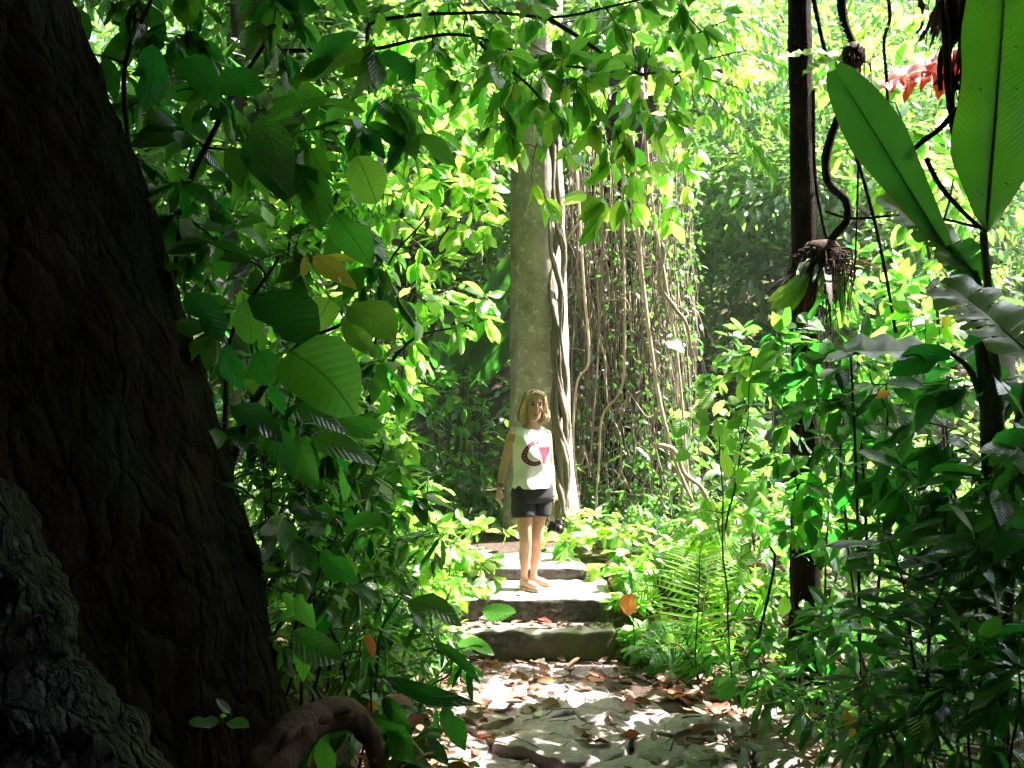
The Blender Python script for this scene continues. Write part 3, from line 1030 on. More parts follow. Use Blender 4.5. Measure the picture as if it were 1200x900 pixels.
# ------------------------------------------------------------------ far trees, each with trunk, limbs and its own crown
def far_tree(label, x, y, h, cr, n, mat, lean=0.0, tr=.16, flat=.8, low=.35, leafL=.2, twigs=14, tmat='bark_grey', group='trees on the slope behind'):
    b = on_ground(x, y) - Vector((0, 0, .2))
    t = empty('forest_tree', b, label, 'tree', group)
    top = b + Vector((lean * h, R.uniform(-.3, .3), h))
    sp = spline([b, b + Vector((lean * h * .35 + R.uniform(-.2, .2), 0, h * .45)), top], 22)
    mb = MB()
    mb.tube(sp, taper(tr, tr * .35, 22, .8), 10, lump=.15, seed=x)
    mb.build('trunk', M[tmat], t)
    cl = []
    mb = MB()
    for i in range(twigs):
        q = sp[int(22 * (low + (1 - low) * (i + .5) / twigs) * .98)]
        a = R.uniform(0, 2 * pi)
        l = cr * R.uniform(.6, 1.0)
        e = q + Vector((cos(a) * l, sin(a) * l, R.uniform(.0, .5) * cr))
        mb.tube(spline([q, q.lerp(e, .55) + Vector((0, 0, .15 * l)), e], 9), taper(tr * .35, .015, 9), 5, cap=False)
        cl.append((e, R.uniform(.45, .8) * cr * .62))
        cl.append((q.lerp(e, .55) + Vector((0, 0, .2)), R.uniform(.4, .7) * cr * .6))
    mb.build('limb', M[tmat], t)
    cl.append((top, cr * .6))
    n = int(n * 1.7)
    w = np.array([r ** 2 for _, r in cl])
    idx = NR.choice(len(cl), n, p=w / w.sum())
    C = np.array([c for c, _ in cl])[idx]
    Rr = np.array([r for _, r in cl])[idx]
    u = rand_dirs(n)
    rad = Rr * NR.uniform(.25, 1, n) ** .5
    off = u * rad[:, None]
    off[:, 2] *= flat
    pos = C + off
    ax, nm = leaf_frames(n, u * .9, droop=.45)
    L = leafL * NR.uniform(.6, 1.3, n)
    tag(obj('crown', bulk_mesh('crown', pos - np.array(b), ax, nm, L, L * NR.uniform(.35, .55, n), mat), t))
    return t


for args in [
    ('hazy bright tree crown behind the top of the tall trunk at its left', -2.2, 15.5, 9.5, 3.0, 4200, 'leaf_far_light'),
    ('sunlit tree on the slope left of the tall trunk', -4.3, 13.0, 8.0, 2.6, 3800, 'leaf_far'),
    ('tree with a pale crown just right of the root curtain top', 3.0, 17.0, 6.5, 2.4, 3400, 'leaf_far'),
    ('leaning dark tree with a bent trunk on the hazy slope', 4.2, 14.5, 4.6, 1.9, 2800, 'leaf_far', .14),
    ('bushy green tree low behind the slim dark trunk', 5.4, 13.0, 4.4, 2.0, 3200, 'leaf_far'),
    ('tall tree behind the upper epiphyte with light leaves', 8.5, 16.5, 9.0, 3.0, 3600, 'leaf_far_light'),
    ('tree behind the red leaf with mid green leaves', 8.2, 14.0, 5.4, 2.0, 3200, 'leaf_far'),
    ('tree with a spreading crown right behind the curtain fig', 1.2, 14.5, 9.0, 2.8, 3600, 'leaf_far_dark'),
    ('slender tree in the gap left of the woman', -1.6, 11.5, 5.0, 1.7, 2600, 'leaf_far'),
    ('dense tree on the upper left slope behind the big shrubs', -5.2, 9.5, 7.5, 2.6, 4200, 'leaf_far'),
    ('dense dark tree behind the leaves beside the great trunk', -5.0, 8.0, 6.0, 2.0, 3600, 'leaf_far_dark'),
    ('tall slope tree far behind the tall trunk', -.4, 21.0, 11.0, 3.6, 4200, 'leaf_far_light'),
    ('far tree on the ridge right of the bright sky gap', 8.8, 21.0, 10.0, 3.6, 4000, 'leaf_far'),
    ('far tree on the ridge left of the bright sky gap', 1.8, 23.0, 9.0, 3.0, 3400, 'leaf_far_light'),
    ('farthest pale tree at the upper left of the slope', -6.5, 19.0, 11.0, 3.8, 4200, 'leaf_far_light'),
    ('broad dark tree on the right slope behind the banana plant', 13.0, 17.0, 10.0, 3.6, 4000, 'leaf_far_dark'),
    ('far tree low in the dip under the sky gap', 5.6, 20.0, 4.6, 2.6, 3000, 'leaf_far'),
    ('tree with big bright crown filling the left of the tall trunk top', -1.3, 12.5, 8.5, 2.3, 3800, 'leaf_far_light'),
    ('tree crowding behind the hanging spray right of the tall trunk', 1.9, 13.0, 7.8, 2.3, 3600, 'leaf_far'),
    ('tall dark tree filling the upper left behind the large leaves', -3.6, 10.8, 8.2, 2.4, 4000, 'leaf_far'),
    ('mid green tree on the slope right of the slim dark trunk', 5.0, 15.0, 6.6, 2.4, 3600, 'leaf_far'),
]:
    far_tree(*args)

# the wooded ridge far behind, one mass with a dip where the sky shows
n = 15000
xx = NR.uniform(-17, 20, n)
yy = NR.uniform(22, 28, n)
ridge_h = np.array([9.5 + 2.5 * noise.noise(Vector((x * .25, 0, 5))) - 6.2 * math.exp(-((x / 24 - .245) / .055) ** 2) for x in xx])
pos = np.stack([xx, yy, np.array([ground_z(x, y) for x, y in zip(xx, yy)])], 1)
pos[:, 2] += ridge_h * NR.uniform(0, 1, n) ** .8
ax, nm = leaf_frames(n, droop=.4)
L = NR.uniform(.3, .7, n)
tag(obj('far_woods', bulk_mesh('far_woods', pos, ax, nm, L, L * .5, 'leaf_far_light')), kind='stuff')

# low growth that nobody could count on the slope behind
n = 16000
xx = NR.uniform(-12, 15, n)
yy = 9.2 + 17 * NR.uniform(0, 1, n) ** 1.3
pos = np.array([(x, y, ground_z(x, y)) for x, y in zip(xx, yy)])
pos[:, 2] += NR.uniform(.02, 1, n) ** 1.4 * (1.1 + .5 * np.sin(xx * 2.1) * np.cos(yy * 1.7))
ax, nm = leaf_frames(n, droop=.3)
L = NR.uniform(.12, .30, n)
tag(obj('undergrowth', bulk_mesh('undergrowth', pos, ax, nm, L, L * NR.uniform(.3, .6, n), 'leaf_far')), kind='stuff')

# close ground cover on both banks
n = 17000
yy = NR.uniform(3.0, 10.5, n)
xx = np.concatenate([NR.uniform(-4.2, -.85, n // 2), NR.uniform(1.25, 6.0, n - n // 2)])
xx += np.where((xx > 0) & (yy < 5.8), np.clip((6.0 - yy) * .32, 0, .55), 0)
far_in = (yy > 8.4)
xx = np.where(far_in & (NR.uniform(0, 1, n) < .3), NR.uniform(-1.0, 1.4, n), xx)
pos = np.array([(x, y, ground_z(x, y)) for x, y in zip(xx, yy)])
hh = np.array([max(.12, .42 + .6 * noise.noise(Vector((x * 1.3, y * 1.3, 7)))) * min(1, .35 + .65 * max(0, abs(x - .2) - .9) / .8) for x, y in zip(xx, yy)])
pos[:, 2] += hh * NR.uniform(.05, 1, n)
ax, nm = leaf_frames(n, droop=.45)
L = NR.uniform(.07, .17, n)
tag(obj('ground_cover', bulk_mesh('ground_cover', pos, ax, nm, L, L * NR.uniform(.3, .55, n), 'leaf_far')), kind='stuff')

# ------------------------------------------------------------------ unseen canopy over and around the camera, added and shaped for its shade
# where the sun gets through in the photograph: x0, x1, y0, y1, z0, z1, how much of it is let through
LIT = [(-1.3, 2.1, 5.7, 9.2, 0, 2.3, .998), (-1.6, -.2, 4.3, 9, .3, 4.2, .975), (-1.6, 2.0, 4.9, 7.4, 2.6, 5.0, .98), (1.2, 4.6, 6.4, 10, .4, 4.6, .93),
       (.2, 2.6, 8.0, 9.6, 0, 5.0, .97), (-.5, 1.7, 4.0, 6.2, 0, .25, .97), (-4.5, 8, 9.5, 19, .5, 8, .965), (2.2, 3.3, 5.2, 6.1, 3.6, 4.6, .975),
       (-1.1, -.45, 2.4, 4.8, 1.2, 4.0, .55), (-1.2, -.2, 3.4, 5.2, .3, 2.2, .85), (1.4, 3.0, 4.4, 6.4, .3, 2.6, .6)]


def crosses(p, boxes):
    """how much light a leaf at p should let by, from the boxes of the place its shade would fall in"""
    m = 0
    z = min(p[2] - .3, 6.0)
    while z > 0:
        t = (p[2] - z) / SUN.z
        x, y = p[0] - SUN.x * t, p[1] - SUN.y * t
        for b in boxes:
            if b[0] < x < b[1] and b[2] < y < b[3] and b[4] < z < b[5]: m = max(m, b[6])
        z -= .3
    return m


DARK = [(-4.5, -1.2, .8, 4.4, 0, 4.0, 1)]
N = 92000
pts = []
while len(pts) < N:
    k = R.random()
    if k < .62:
        p = (R.uniform(-12, 11), R.uniform(-9, 11), R.uniform(5.6, 9.5))
        if p[1] > 0 and (p[2] - CAM_Z) / p[1] < .56: continue      # stays above what the view shows
    elif k < .76: p = (R.uniform(-11, -5), R.uniform(-8, 9), R.uniform(.3, 8))
    elif k < .90: p = (R.uniform(-11, 11), R.uniform(-10, -4), R.uniform(.3, 8))
    else: p = (R.uniform(5, 10), R.uniform(-8, 5), R.uniform(.3, 8))
    shade = crosses(p, DARK)
    if R.random() < crosses(p, LIT) and not (shade and R.random() < .8): continue
    if p[2] > 5 and .2 < p[0] < 3.6 and 1.5 < p[1] < 9 and R.random() > .25 and not shade: continue      # thin crown: light from above the steps
    pts.append(p)
for i in range(1800):                                     # extra unseen leaves set sunward of the great trunk to shade it
    q = Vector((R.uniform(-3.2, -1.25), R.uniform(1.2, 3.6), R.uniform(.8, 3.6)))
    t = (R.uniform(5.7, 9.0) - q.z) / SUN.z
    p = q + SUN * t
    if p.y < 1 or (p.z - CAM_Z) / p.y > .58: pts.append(tuple(p))
N = len(pts)
pos = np.array(pts)
ax, nm = leaf_frames(N, droop=.3)
L = NR.uniform(.32, .62, N)
tag(obj('shade_canopy', bulk_mesh('shade_canopy', pos, ax, nm, L, L * .5, 'leaf_canopy', simple=True)), kind='stuff')
for x, y, lab in ((-7.5, -2.5, 'forest tree trunk behind the photographer on the left bank'), (4.5, -5.0, 'forest tree trunk behind the photographer on the right'), (7.0, 1.5, 'forest tree trunk beyond the right edge of the view')):
    t = empty('forest_tree', on_ground(x, y), lab, 'tree')
    mb = MB()
    mb.tube(spline([on_ground(x, y) - Vector((0, 0, .2)), on_ground(x, y) + Vector((.2, 0, 4)), on_ground(x, y) + Vector((.1, .3, 9))], 16), taper(.35, .15, 16), 12, lump=.12)
    mb.build('trunk', M['bark_grey'], t)
# ------------------------------------------------------------------ shrubs and saplings, left side
def shrub(name, label, cat, base, starts, targets, r0, n_leaf, L, kind, mats, group=None, limit=300, stem='twig', hand=(), **kw):
    p = Plant(name, label, cat, base, group, limit)
    p.stem_mat = stem
    p.grow(starts, targets, r0, n_leaf, L, kind, mats, **kw)
    for h in hand: hand_leaf(p, *h)
    p.finish()
    return p


def hand_leaf(p, b, t, d0, d1=None, kind='broad', mat='leaf_mid', face=(0, -1, .5), label=None, wide=1.0):
    """a leaf from base pixel b to tip pixel t, d0..d1 metres away, its face turned towards face"""
    A, B = P(b[0], b[1], d0), P(t[0], t[1], d1 or d0)
    p.leaf(A, B - A, Vector(face), (B - A).length / 1.12, kind, mat, 'leaf', label, wide)


D, MD, LT, LM, GL, ET = 'leaf_deep', 'leaf_mid', 'leaf_light', 'leaf_lime', 'leaf_gloss', 'leaf_eaten'
B1 = on_ground(-1.05, 3.3)

# upper shrub: big hanging leaves in half shade
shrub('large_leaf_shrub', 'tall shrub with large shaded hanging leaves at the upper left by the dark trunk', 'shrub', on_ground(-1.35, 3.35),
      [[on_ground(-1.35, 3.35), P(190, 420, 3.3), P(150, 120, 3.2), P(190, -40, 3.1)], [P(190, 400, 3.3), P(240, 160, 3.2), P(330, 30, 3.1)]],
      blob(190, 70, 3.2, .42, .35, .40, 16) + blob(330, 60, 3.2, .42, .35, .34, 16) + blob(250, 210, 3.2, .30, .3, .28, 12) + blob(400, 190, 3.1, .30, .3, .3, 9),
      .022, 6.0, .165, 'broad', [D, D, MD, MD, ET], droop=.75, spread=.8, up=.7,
      hand=[((300, 120), (338, 222), 2.75, 2.7, 'broad', ET), ((345, 95), (410, 30), 2.8, 2.6, 'broad', D), ((395, 110), (312, 132), 2.7, 2.6, 'broad', ET),
            ((440, 55), (342, 92), 2.7, 2.7, 'broad', ET), ((285, 150), (330, 225), 2.9, 2.8, 'broad', D), ((270, 165), (282, 218), 2.9, 2.8, 'broad', MD),
            ((95, 10), (105, 50), 2.9, 2.9, 'broad', MD), ((120, 60), (132, 118), 3.0, 3.0, 'broad', D), ((415, 175), (440, 235), 2.8, 2.7, 'oval', LT),
            ((340, 180), (372, 270), 2.9, 2.8, 'broad', MD), ((385, 240), (435, 312), 2.8, 2.7, 'broad', MD), ((232, 110), (300, 95), 2.8, 2.6, 'broad', D),
            ((180, 40), (165, 130), 2.6, 2.6, 'broad', D, (0, -1, .2)), ((210, 60), (250, 120), 2.6, 2.5, 'broad', D, (0, -1, .2)),
            ((350, 160), (362, 182), 2.9, 2.9, 'broad', 'leaf_orange', (0, -1, 0), 'small dry brown leaf'), ((262, 96), (278, 112), 2.9, 2.9, 'broad', 'leaf_orange', (0, -1, 0), 'small dry brown leaf')])

# middle shrub: largest leaves of the left side
shrub('large_leaf_shrub', 'shrub with the largest green leaf and a yellow dying leaf beside the dark trunk', 'shrub', on_ground(-1.05, 3.0),
      [[on_ground(-1.05, 3.0), P(265, 600, 2.95), P(270, 400, 2.85), P(330, 300, 2.8)], [P(265, 560, 2.95), P(330, 420, 2.8), P(400, 380, 2.8)]],
      blob(290, 330, 2.95, .24, .25, .26, 12) + blob(330, 500, 2.95, .24, .25, .24, 11) + blob(400, 320, 3.1, .22, .2, .26, 10),
      .018, 5.4, .13, 'broad', [D, MD, MD, ET], droop=.7, spread=.8, up=.7,
      hand=[((330, 402), (412, 480), 2.5, 2.42, 'round', MD, (.1, -1, .7), 'largest leaf of the shrub', 1.1),
            ((390, 345), (362, 390), 2.7, 2.65, 'round', LT, (0, -1, .4)), ((400, 355), (460, 390), 2.7, 2.6, 'oval', LT, (0, -1, .7)),
            ((400, 362), (440, 415), 2.7, 2.6, 'broad', LT), ((285, 340), (366, 394), 2.6, 2.5, 'oval', D, (0, -1, .8)), ((285, 345), (290, 400), 2.7, 2.65, 'oval', MD, (0, -1, 0), None, 1.2),
            ((212, 335), (258, 402), 2.4, 2.35, 'broad', D, (0, -1, .1)), ((262, 395), (285, 455), 2.5, 2.45, 'broad', D, (0, -1, .1)),
            ((360, 296), (415, 332), 2.75, 2.7, 'broad', 'leaf_yellow', (0, -1, .4), 'torn yellow leaf'), ((360, 296), (355, 325), 2.75, 2.74, 'broad', 'leaf_yellow', (0, -1, .1), 'curled yellow leaf'),
            ((370, 300), (420, 305), 2.8, 2.75, 'lance', 'leaf_yellow', (0, -1, .6)), ((300, 405), (318, 450), 2.7, 2.65, 'oval', D, (0, -1, .2), None, 1.3),
            ((340, 470), (405, 500), 2.55, 2.5, 'broad', D, (0, -1, .9)), ((315, 490), (340, 560), 2.55, 2.5, 'broad', D, (0, -1, .3)),
            ((355, 510), (440, 535), 2.6, 2.55, 'broad', MD, (0, -1, .9)), ((345, 500), (372, 575), 2.6, 2.55, 'broad', MD, (0, -1, .3)), ((255, 425), (300, 440), 2.6, 2.55, 'lance', ET),
            ((388, 480), (440, 510), 2.7, 2.7, 'broad', MD, (0, -1, .6)), ((250, 562), (298, 583), 2.3, 2.25, 'lance', GL, (0, -.3, 1)), ((262, 470), (330, 520), 2.5, 2.5, 'broad', D, (0, -1, .6))])

shrub('leafy_shrub', 'shrub of small bright leaves low beside the foot of the dark trunk', 'shrub', on_ground(-.95, 2.9),
      [[on_ground(-.95, 2.9), P(310, 720, 2.85), P(330, 600, 2.8)], [on_ground(-.95, 2.9), P(360, 720, 2.8), P(400, 620, 2.85)]],
      blob(330, 580, 2.85, .18, .2, .16, 10) + blob(380, 650, 2.9, .22, .2, .2, 14) + blob(350, 720, 2.8, .14, .2, .18, 8),
      .010, 4.0, .115, 'broad', [MD, MD, LT, D, GL], droop=.5,
      hand=[((345, 690), (370, 735), 2.5, 2.45, 'broad', MD), ((335, 735), (400, 770), 2.4, 2.35, 'oval', MD, (0, -1, .8)), ((350, 740), (352, 800), 2.4, 2.38, 'broad', MD), ((330, 690), (345, 720), 2.5, 2.5, 'broad', LT),
            ((395, 620), (450, 615), 2.5, 2.4, 'broad', MD, (0, -1, .8)), ((370, 640), (420, 680), 2.5, 2.45, 'broad', D)])

shrub('seedling', 'small seedling with two bright green leaves in front of the dark trunk foot', 'plant', P(270, 890, 1.95),
      [[P(270, 890, 1.95), P(262, 865, 1.94), P(258, 845, 1.92)]], [P(258, 842, 1.92)], .004, 1, .04, 'broad', [MD],
      hand=[((262, 846), (222, 842), 1.92, 1.90, 'oval', MD, (0, -.5, 1)), ((262, 846), (291, 852), 1.92, 1.90, 'oval', MD, (0, -.6, 1)), ((272, 838), (254, 818), 1.94, 1.93, 'broad', GL, (0, -.5, 1))])

shrub('glossy_shrub', 'shrub with glossy narrow leaves spilling over the left edge of the stone path', 'shrub', on_ground(-.62, 3.5),
      [[on_ground(-.62, 3.5), P(440, 780, 3.4), P(470, 700, 3.35)], [on_ground(-.62, 3.5), P(400, 790, 3.3), P(390, 720, 3.2)], [on_ground(-.6, 3.5), P(490, 830, 3.4), P(530, 790, 3.4)]],
      blob(450, 720, 3.4, .22, .3, .18, 18) + blob(430, 810, 3.2, .20, .25, .14, 14) + blob(500, 790, 3.5, .18, .22, .16, 12) + blob(470, 640, 3.6, .2, .25, .15, 12),
      .012, 4.4, .15, 'lance', [GL, GL, MD, D, LT], droop=.6, spread=1.0,
      hand=[((560, 716), (602, 714), 4.9, 4.8, 'oval', MD, (0, -1, .8)), ((530, 752), (578, 768), 4.3, 4.2, 'broad', MD, (0, -1, 1)), ((430, 790), (560, 820), 3.0, 2.9, 'lance', GL), ((515, 820), (545, 880), 2.8, 2.75, 'broad', MD),
            ((430, 830), (485, 895), 2.5, 2.4, 'broad', MD, (0, -1, .4)), ((470, 700), (540, 735), 3.0, 2.95, 'broad', MD, (0, -1, .8)), ((500, 745), (560, 800), 3.1, 3.0, 'lance', GL), ((428, 738), (436, 772), 2.9, 2.88, 'broad', 'leaf_orange', (0, -1, 0), 'dead brown leaf')])

shrub('leafy_shrub', 'dark shrub low at the left path edge with some dead brown leaves', 'shrub', on_ground(-.72, 2.75),
      [[on_ground(-.72, 2.75), P(430, 880, 2.6), P(440, 800, 2.55)], [on_ground(-.72, 2.75), P(380, 860, 2.5), P(370, 800, 2.5)]],
      blob(420, 850, 2.6, .18, .2, .14, 12) + blob(500, 870, 2.8, .14, .2, .1, 9) + blob(470, 900, 2.7, .2, .2, .1, 8), .009, 3.6, .12, 'broad', [D, MD, GL, 'leaf_orange'], droop=.6)

# bright shrubs in the sun between the big leaves and the tall trunk
shrub('sunlit_shrub', 'sunlit pale shrub on the bank just left of the steps', 'shrub', on_ground(-.95, 5.5),
      [[on_ground(-.95, 5.5), P(440, 640, 5.5), P(430, 540, 5.4)], [on_ground(-.9, 5.6), P(490, 640, 5.6), P(500, 560, 5.6)]],
      blob(450, 600, 5.5, .38, .5, .32, 30) + blob(500, 640, 5.7, .26, .4, .22, 18) + blob(430, 520, 5.4, .3, .4, .25, 16),
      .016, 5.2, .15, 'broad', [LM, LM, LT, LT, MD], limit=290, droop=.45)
shrub('sunlit_shrub', 'bushy plant with bright leaves beside the left end of the lower steps', 'shrub', on_ground(-.72, 4.9),
      [[on_ground(-.72, 4.9), P(470, 720, 4.85), P(460, 660, 4.8)], [on_ground(-.7, 4.9), P(510, 730, 4.9), P(525, 690, 4.9)]],
      blob(470, 690, 4.9, .26, .4, .22, 24) + blob(515, 720, 5.1, .2, .35, .18, 16) + blob(430, 650, 4.6, .22, .3, .2, 14),
      .012, 4.8, .125, 'broad', [LT, LT, MD, LM, GL], droop=.5)
shrub('glossy_shrub', 'shrub with greyish shining leaves left of the bright shrub', 'shrub', on_ground(-1.15, 4.3),
      [[on_ground(-1.15, 4.3), P(370, 600, 4.3), P(400, 470, 4.2)], [on_ground(-1.1, 4.3), P(420, 620, 4.3), P(450, 520, 4.2)]],
      blob(410, 470, 4.3, .3, .3, .26, 16) + blob(430, 570, 4.3, .28, .3, .26, 18) + blob(390, 660, 4.1, .25, .3, .24, 14),
      .016, 4.5, .16, 'broad', [GL, GL, GL, MD, LT], droop=.6)
shrub('sapling', 'sapling with bright hanging leaves in the sun between the big leaves and the tall trunk', 'sapling', on_ground(-1.25, 5.2),
      [[on_ground(-1.25, 5.2), P(430, 480, 5.2), P(450, 330, 5.1), P(500, 250, 5.1)], [P(430, 470, 5.2), P(480, 400, 5.1), P(550, 380, 5.2)]],
      blob(470, 340, 5.2, .38, .4, .36, 24) + blob(540, 370, 5.4, .26, .3, .24, 12) + blob(430, 240, 5.2, .3, .35, .36, 16),
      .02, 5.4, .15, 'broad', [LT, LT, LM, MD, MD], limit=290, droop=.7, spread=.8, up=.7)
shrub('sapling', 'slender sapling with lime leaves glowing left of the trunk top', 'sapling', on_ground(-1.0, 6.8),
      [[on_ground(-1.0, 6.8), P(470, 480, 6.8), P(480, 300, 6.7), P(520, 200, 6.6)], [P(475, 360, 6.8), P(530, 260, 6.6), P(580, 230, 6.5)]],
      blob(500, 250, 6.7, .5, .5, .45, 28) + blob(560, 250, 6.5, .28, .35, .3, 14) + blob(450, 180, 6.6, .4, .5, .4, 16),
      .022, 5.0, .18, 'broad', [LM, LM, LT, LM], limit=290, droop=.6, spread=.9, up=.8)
shrub('understory_shrub', 'dense small-leaved dark shrub behind the left arm of the path beside the woman', 'shrub', on_ground(-.75, 8.6),
      [[on_ground(-.75, 8.6), P(520, 560, 8.6), P(500, 470, 8.6)], [on_ground(-.5, 8.7), P(560, 560, 8.7), P(565, 460, 8.7)]],
      blob(530, 560, 8.7, .55, .5, .5, 36) + blob(530, 470, 8.8, .5, .5, .4, 22), .016, 7, .13, 'broad', [D, MD, D, GL, MD], limit=280, droop=.4)
shrub('understory_shrub', 'small-leaved shrub in the middle distance under the lime sapling', 'shrub', on_ground(-1.5, 8.2),
      [[on_ground(-1.5, 8.2), P(440, 500, 8.2), P(460, 400, 8.2)]],
      blob(470, 440, 8.4, .6, .6, .55, 40), .018, 7, .14, 'broad', [MD, LT, MD, D, GL], limit=280, droop=.4)

shrub('understory_shrub', 'dense small-leaved shrub glinting through the gaps of the big leaves by the dark trunk', 'shrub', on_ground(-2.0, 5.0),
      [[on_ground(-2.0, 5.0), P(230, 480, 5.0), P(210, 250, 5.0), P(240, 80, 5.0)], [P(235, 450, 5.0), P(330, 330, 4.9), P(350, 160, 4.9)]],
      blob(230, 300, 5.0, .45, .4, .6, 28) + blob(330, 200, 4.9, .4, .4, .6, 26) + blob(300, 430, 4.9, .4, .4, .4, 16) + blob(200, 80, 5.0, .4, .4, .4, 14), .018, 5.5, .13, 'lance', [GL, GL, MD, D], limit=300, droop=.6)
shrub('understory_shrub', 'small-leaved shrub low behind the leaves at the foot of the dark trunk', 'shrub', on_ground(-1.5, 4.4),
      [[on_ground(-1.5, 4.4), P(330, 600, 4.4), P(320, 480, 4.3)], [on_ground(-1.3, 4.4), P(370, 640, 4.2), P(380, 560, 4.2)]],
      blob(320, 540, 4.4, .35, .3, .4, 24) + blob(370, 620, 4.2, .3, .3, .3, 20) + blob(420, 740, 4.0, .25, .3, .2, 14), .014, 5.5, .115, 'lance', [GL, MD, GL, LT], limit=290, droop=.6)

for lab, bx, by, st, bl, L, kind, mats in [
    ('dense bank shrub of small lit leaves between the large-leaf shrubs and the steps', -.98, 4.5, [[(400, 640, 4.5), (410, 540, 4.4)], [(440, 680, 4.5), (470, 600, 4.5)]], [(420, 560, 4.5, .34, .3, .32, 34), (460, 640, 4.5, .28, .3, .26, 26)], .105, 'broad', [LM, LM, LT, LT, MD]),
    ('bank shrub with many narrow shining leaves below the largest leaf', -.95, 3.7, [[(370, 680, 3.7), (360, 580, 3.6)], [(400, 700, 3.7), (420, 640, 3.6)]], [(380, 590, 3.7, .26, .25, .26, 26), (410, 680, 3.7, .26, .25, .22, 26), (350, 530, 3.7, .2, .2, .2, 12)], .11, 'lance', [GL, GL, MD, LT]),
    ('bank shrub of lit leaves overhanging the left end of the steps', -.70, 5.3, [[(490, 690, 5.3), (500, 640, 5.3)], [(520, 700, 5.4), (530, 660, 5.4)]], [(490, 640, 5.3, .26, .3, .2, 24), (525, 690, 5.5, .18, .3, .15, 16), (470, 720, 5.0, .2, .3, .15, 14)], .11, 'broad', [LM, LT, LM, MD]),
    ('bank shrub with dull green leaves along the left side of the path', -.62, 4.3, [[(450, 790, 4.2), (470, 740, 4.2)], [(490, 800, 4.3), (510, 760, 4.4)]], [(470, 750, 4.3, .22, .3, .16, 20), (510, 760, 4.5, .16, .3, .12, 14), (440, 800, 3.9, .2, .3, .12, 16)], .115, 'lance', [GL, MD, GL, LT]),
    ('tall bank shrub of glowing leaves behind the shrub with greyish shining leaves', -1.5, 5.6, [[(380, 560, 5.6), (370, 420, 5.6)], [(430, 560, 5.6), (450, 400, 5.6)]], [(370, 400, 5.6, .4, .4, .4, 30), (440, 430, 5.6, .35, .4, .4, 28), (330, 280, 5.6, .35, .4, .4, 20)], .14, 'broad', [LT, MD, LT, LM]),
    ('thick bank shrub of small mid green leaves right beside the edge of the dark trunk', -1.35, 3.9, [[(310, 620, 3.9), (290, 420, 3.9)], [(340, 620, 3.9), (350, 480, 3.9)]], [(285, 400, 3.9, .24, .25, .34, 22), (330, 520, 3.9, .26, .25, .3, 24), (300, 300, 3.9, .24, .25, .24, 12)], .12, 'broad', [MD, MD, GL, LT, D]),
    ('trailing shrub of small lit leaves hanging over the left edge of the upper path', -.60, 4.9, [[(470, 730, 4.9), (490, 700, 4.9)], [(500, 760, 4.9), (525, 740, 5.0)]], [(490, 725, 4.9, .2, .3, .15, 20), (520, 745, 5.1, .13, .25, .12, 14), (455, 770, 4.4, .2, .25, .14, 16)], .10, 'broad', [LT, LM, MD, GL]),
    ('tall shrub of lit leaves filling the upper left between large leaves and trunk top', -1.6, 6.0, [[(400, 460, 6.0), (390, 250, 6.0)], [(440, 420, 6.0), (450, 200, 6.0)]], [(390, 200, 6.0, .45, .4, .5, 30), (460, 120, 6.0, .45, .4, .45, 28), (540, 180, 6.4, .4, .4, .4, 20)], .16, 'broad', [LT, MD, LM, MD]),
]:
    b0 = on_ground(bx, by)
    shrub('bank_shrub', lab, 'shrub', b0, [[b0] + [P(*q) for q in s_] for s_ in st], [t for q in bl for t in blob(*q)], .014, 7.5, L, kind, mats, limit=270, droop=.5, spread=1.0)

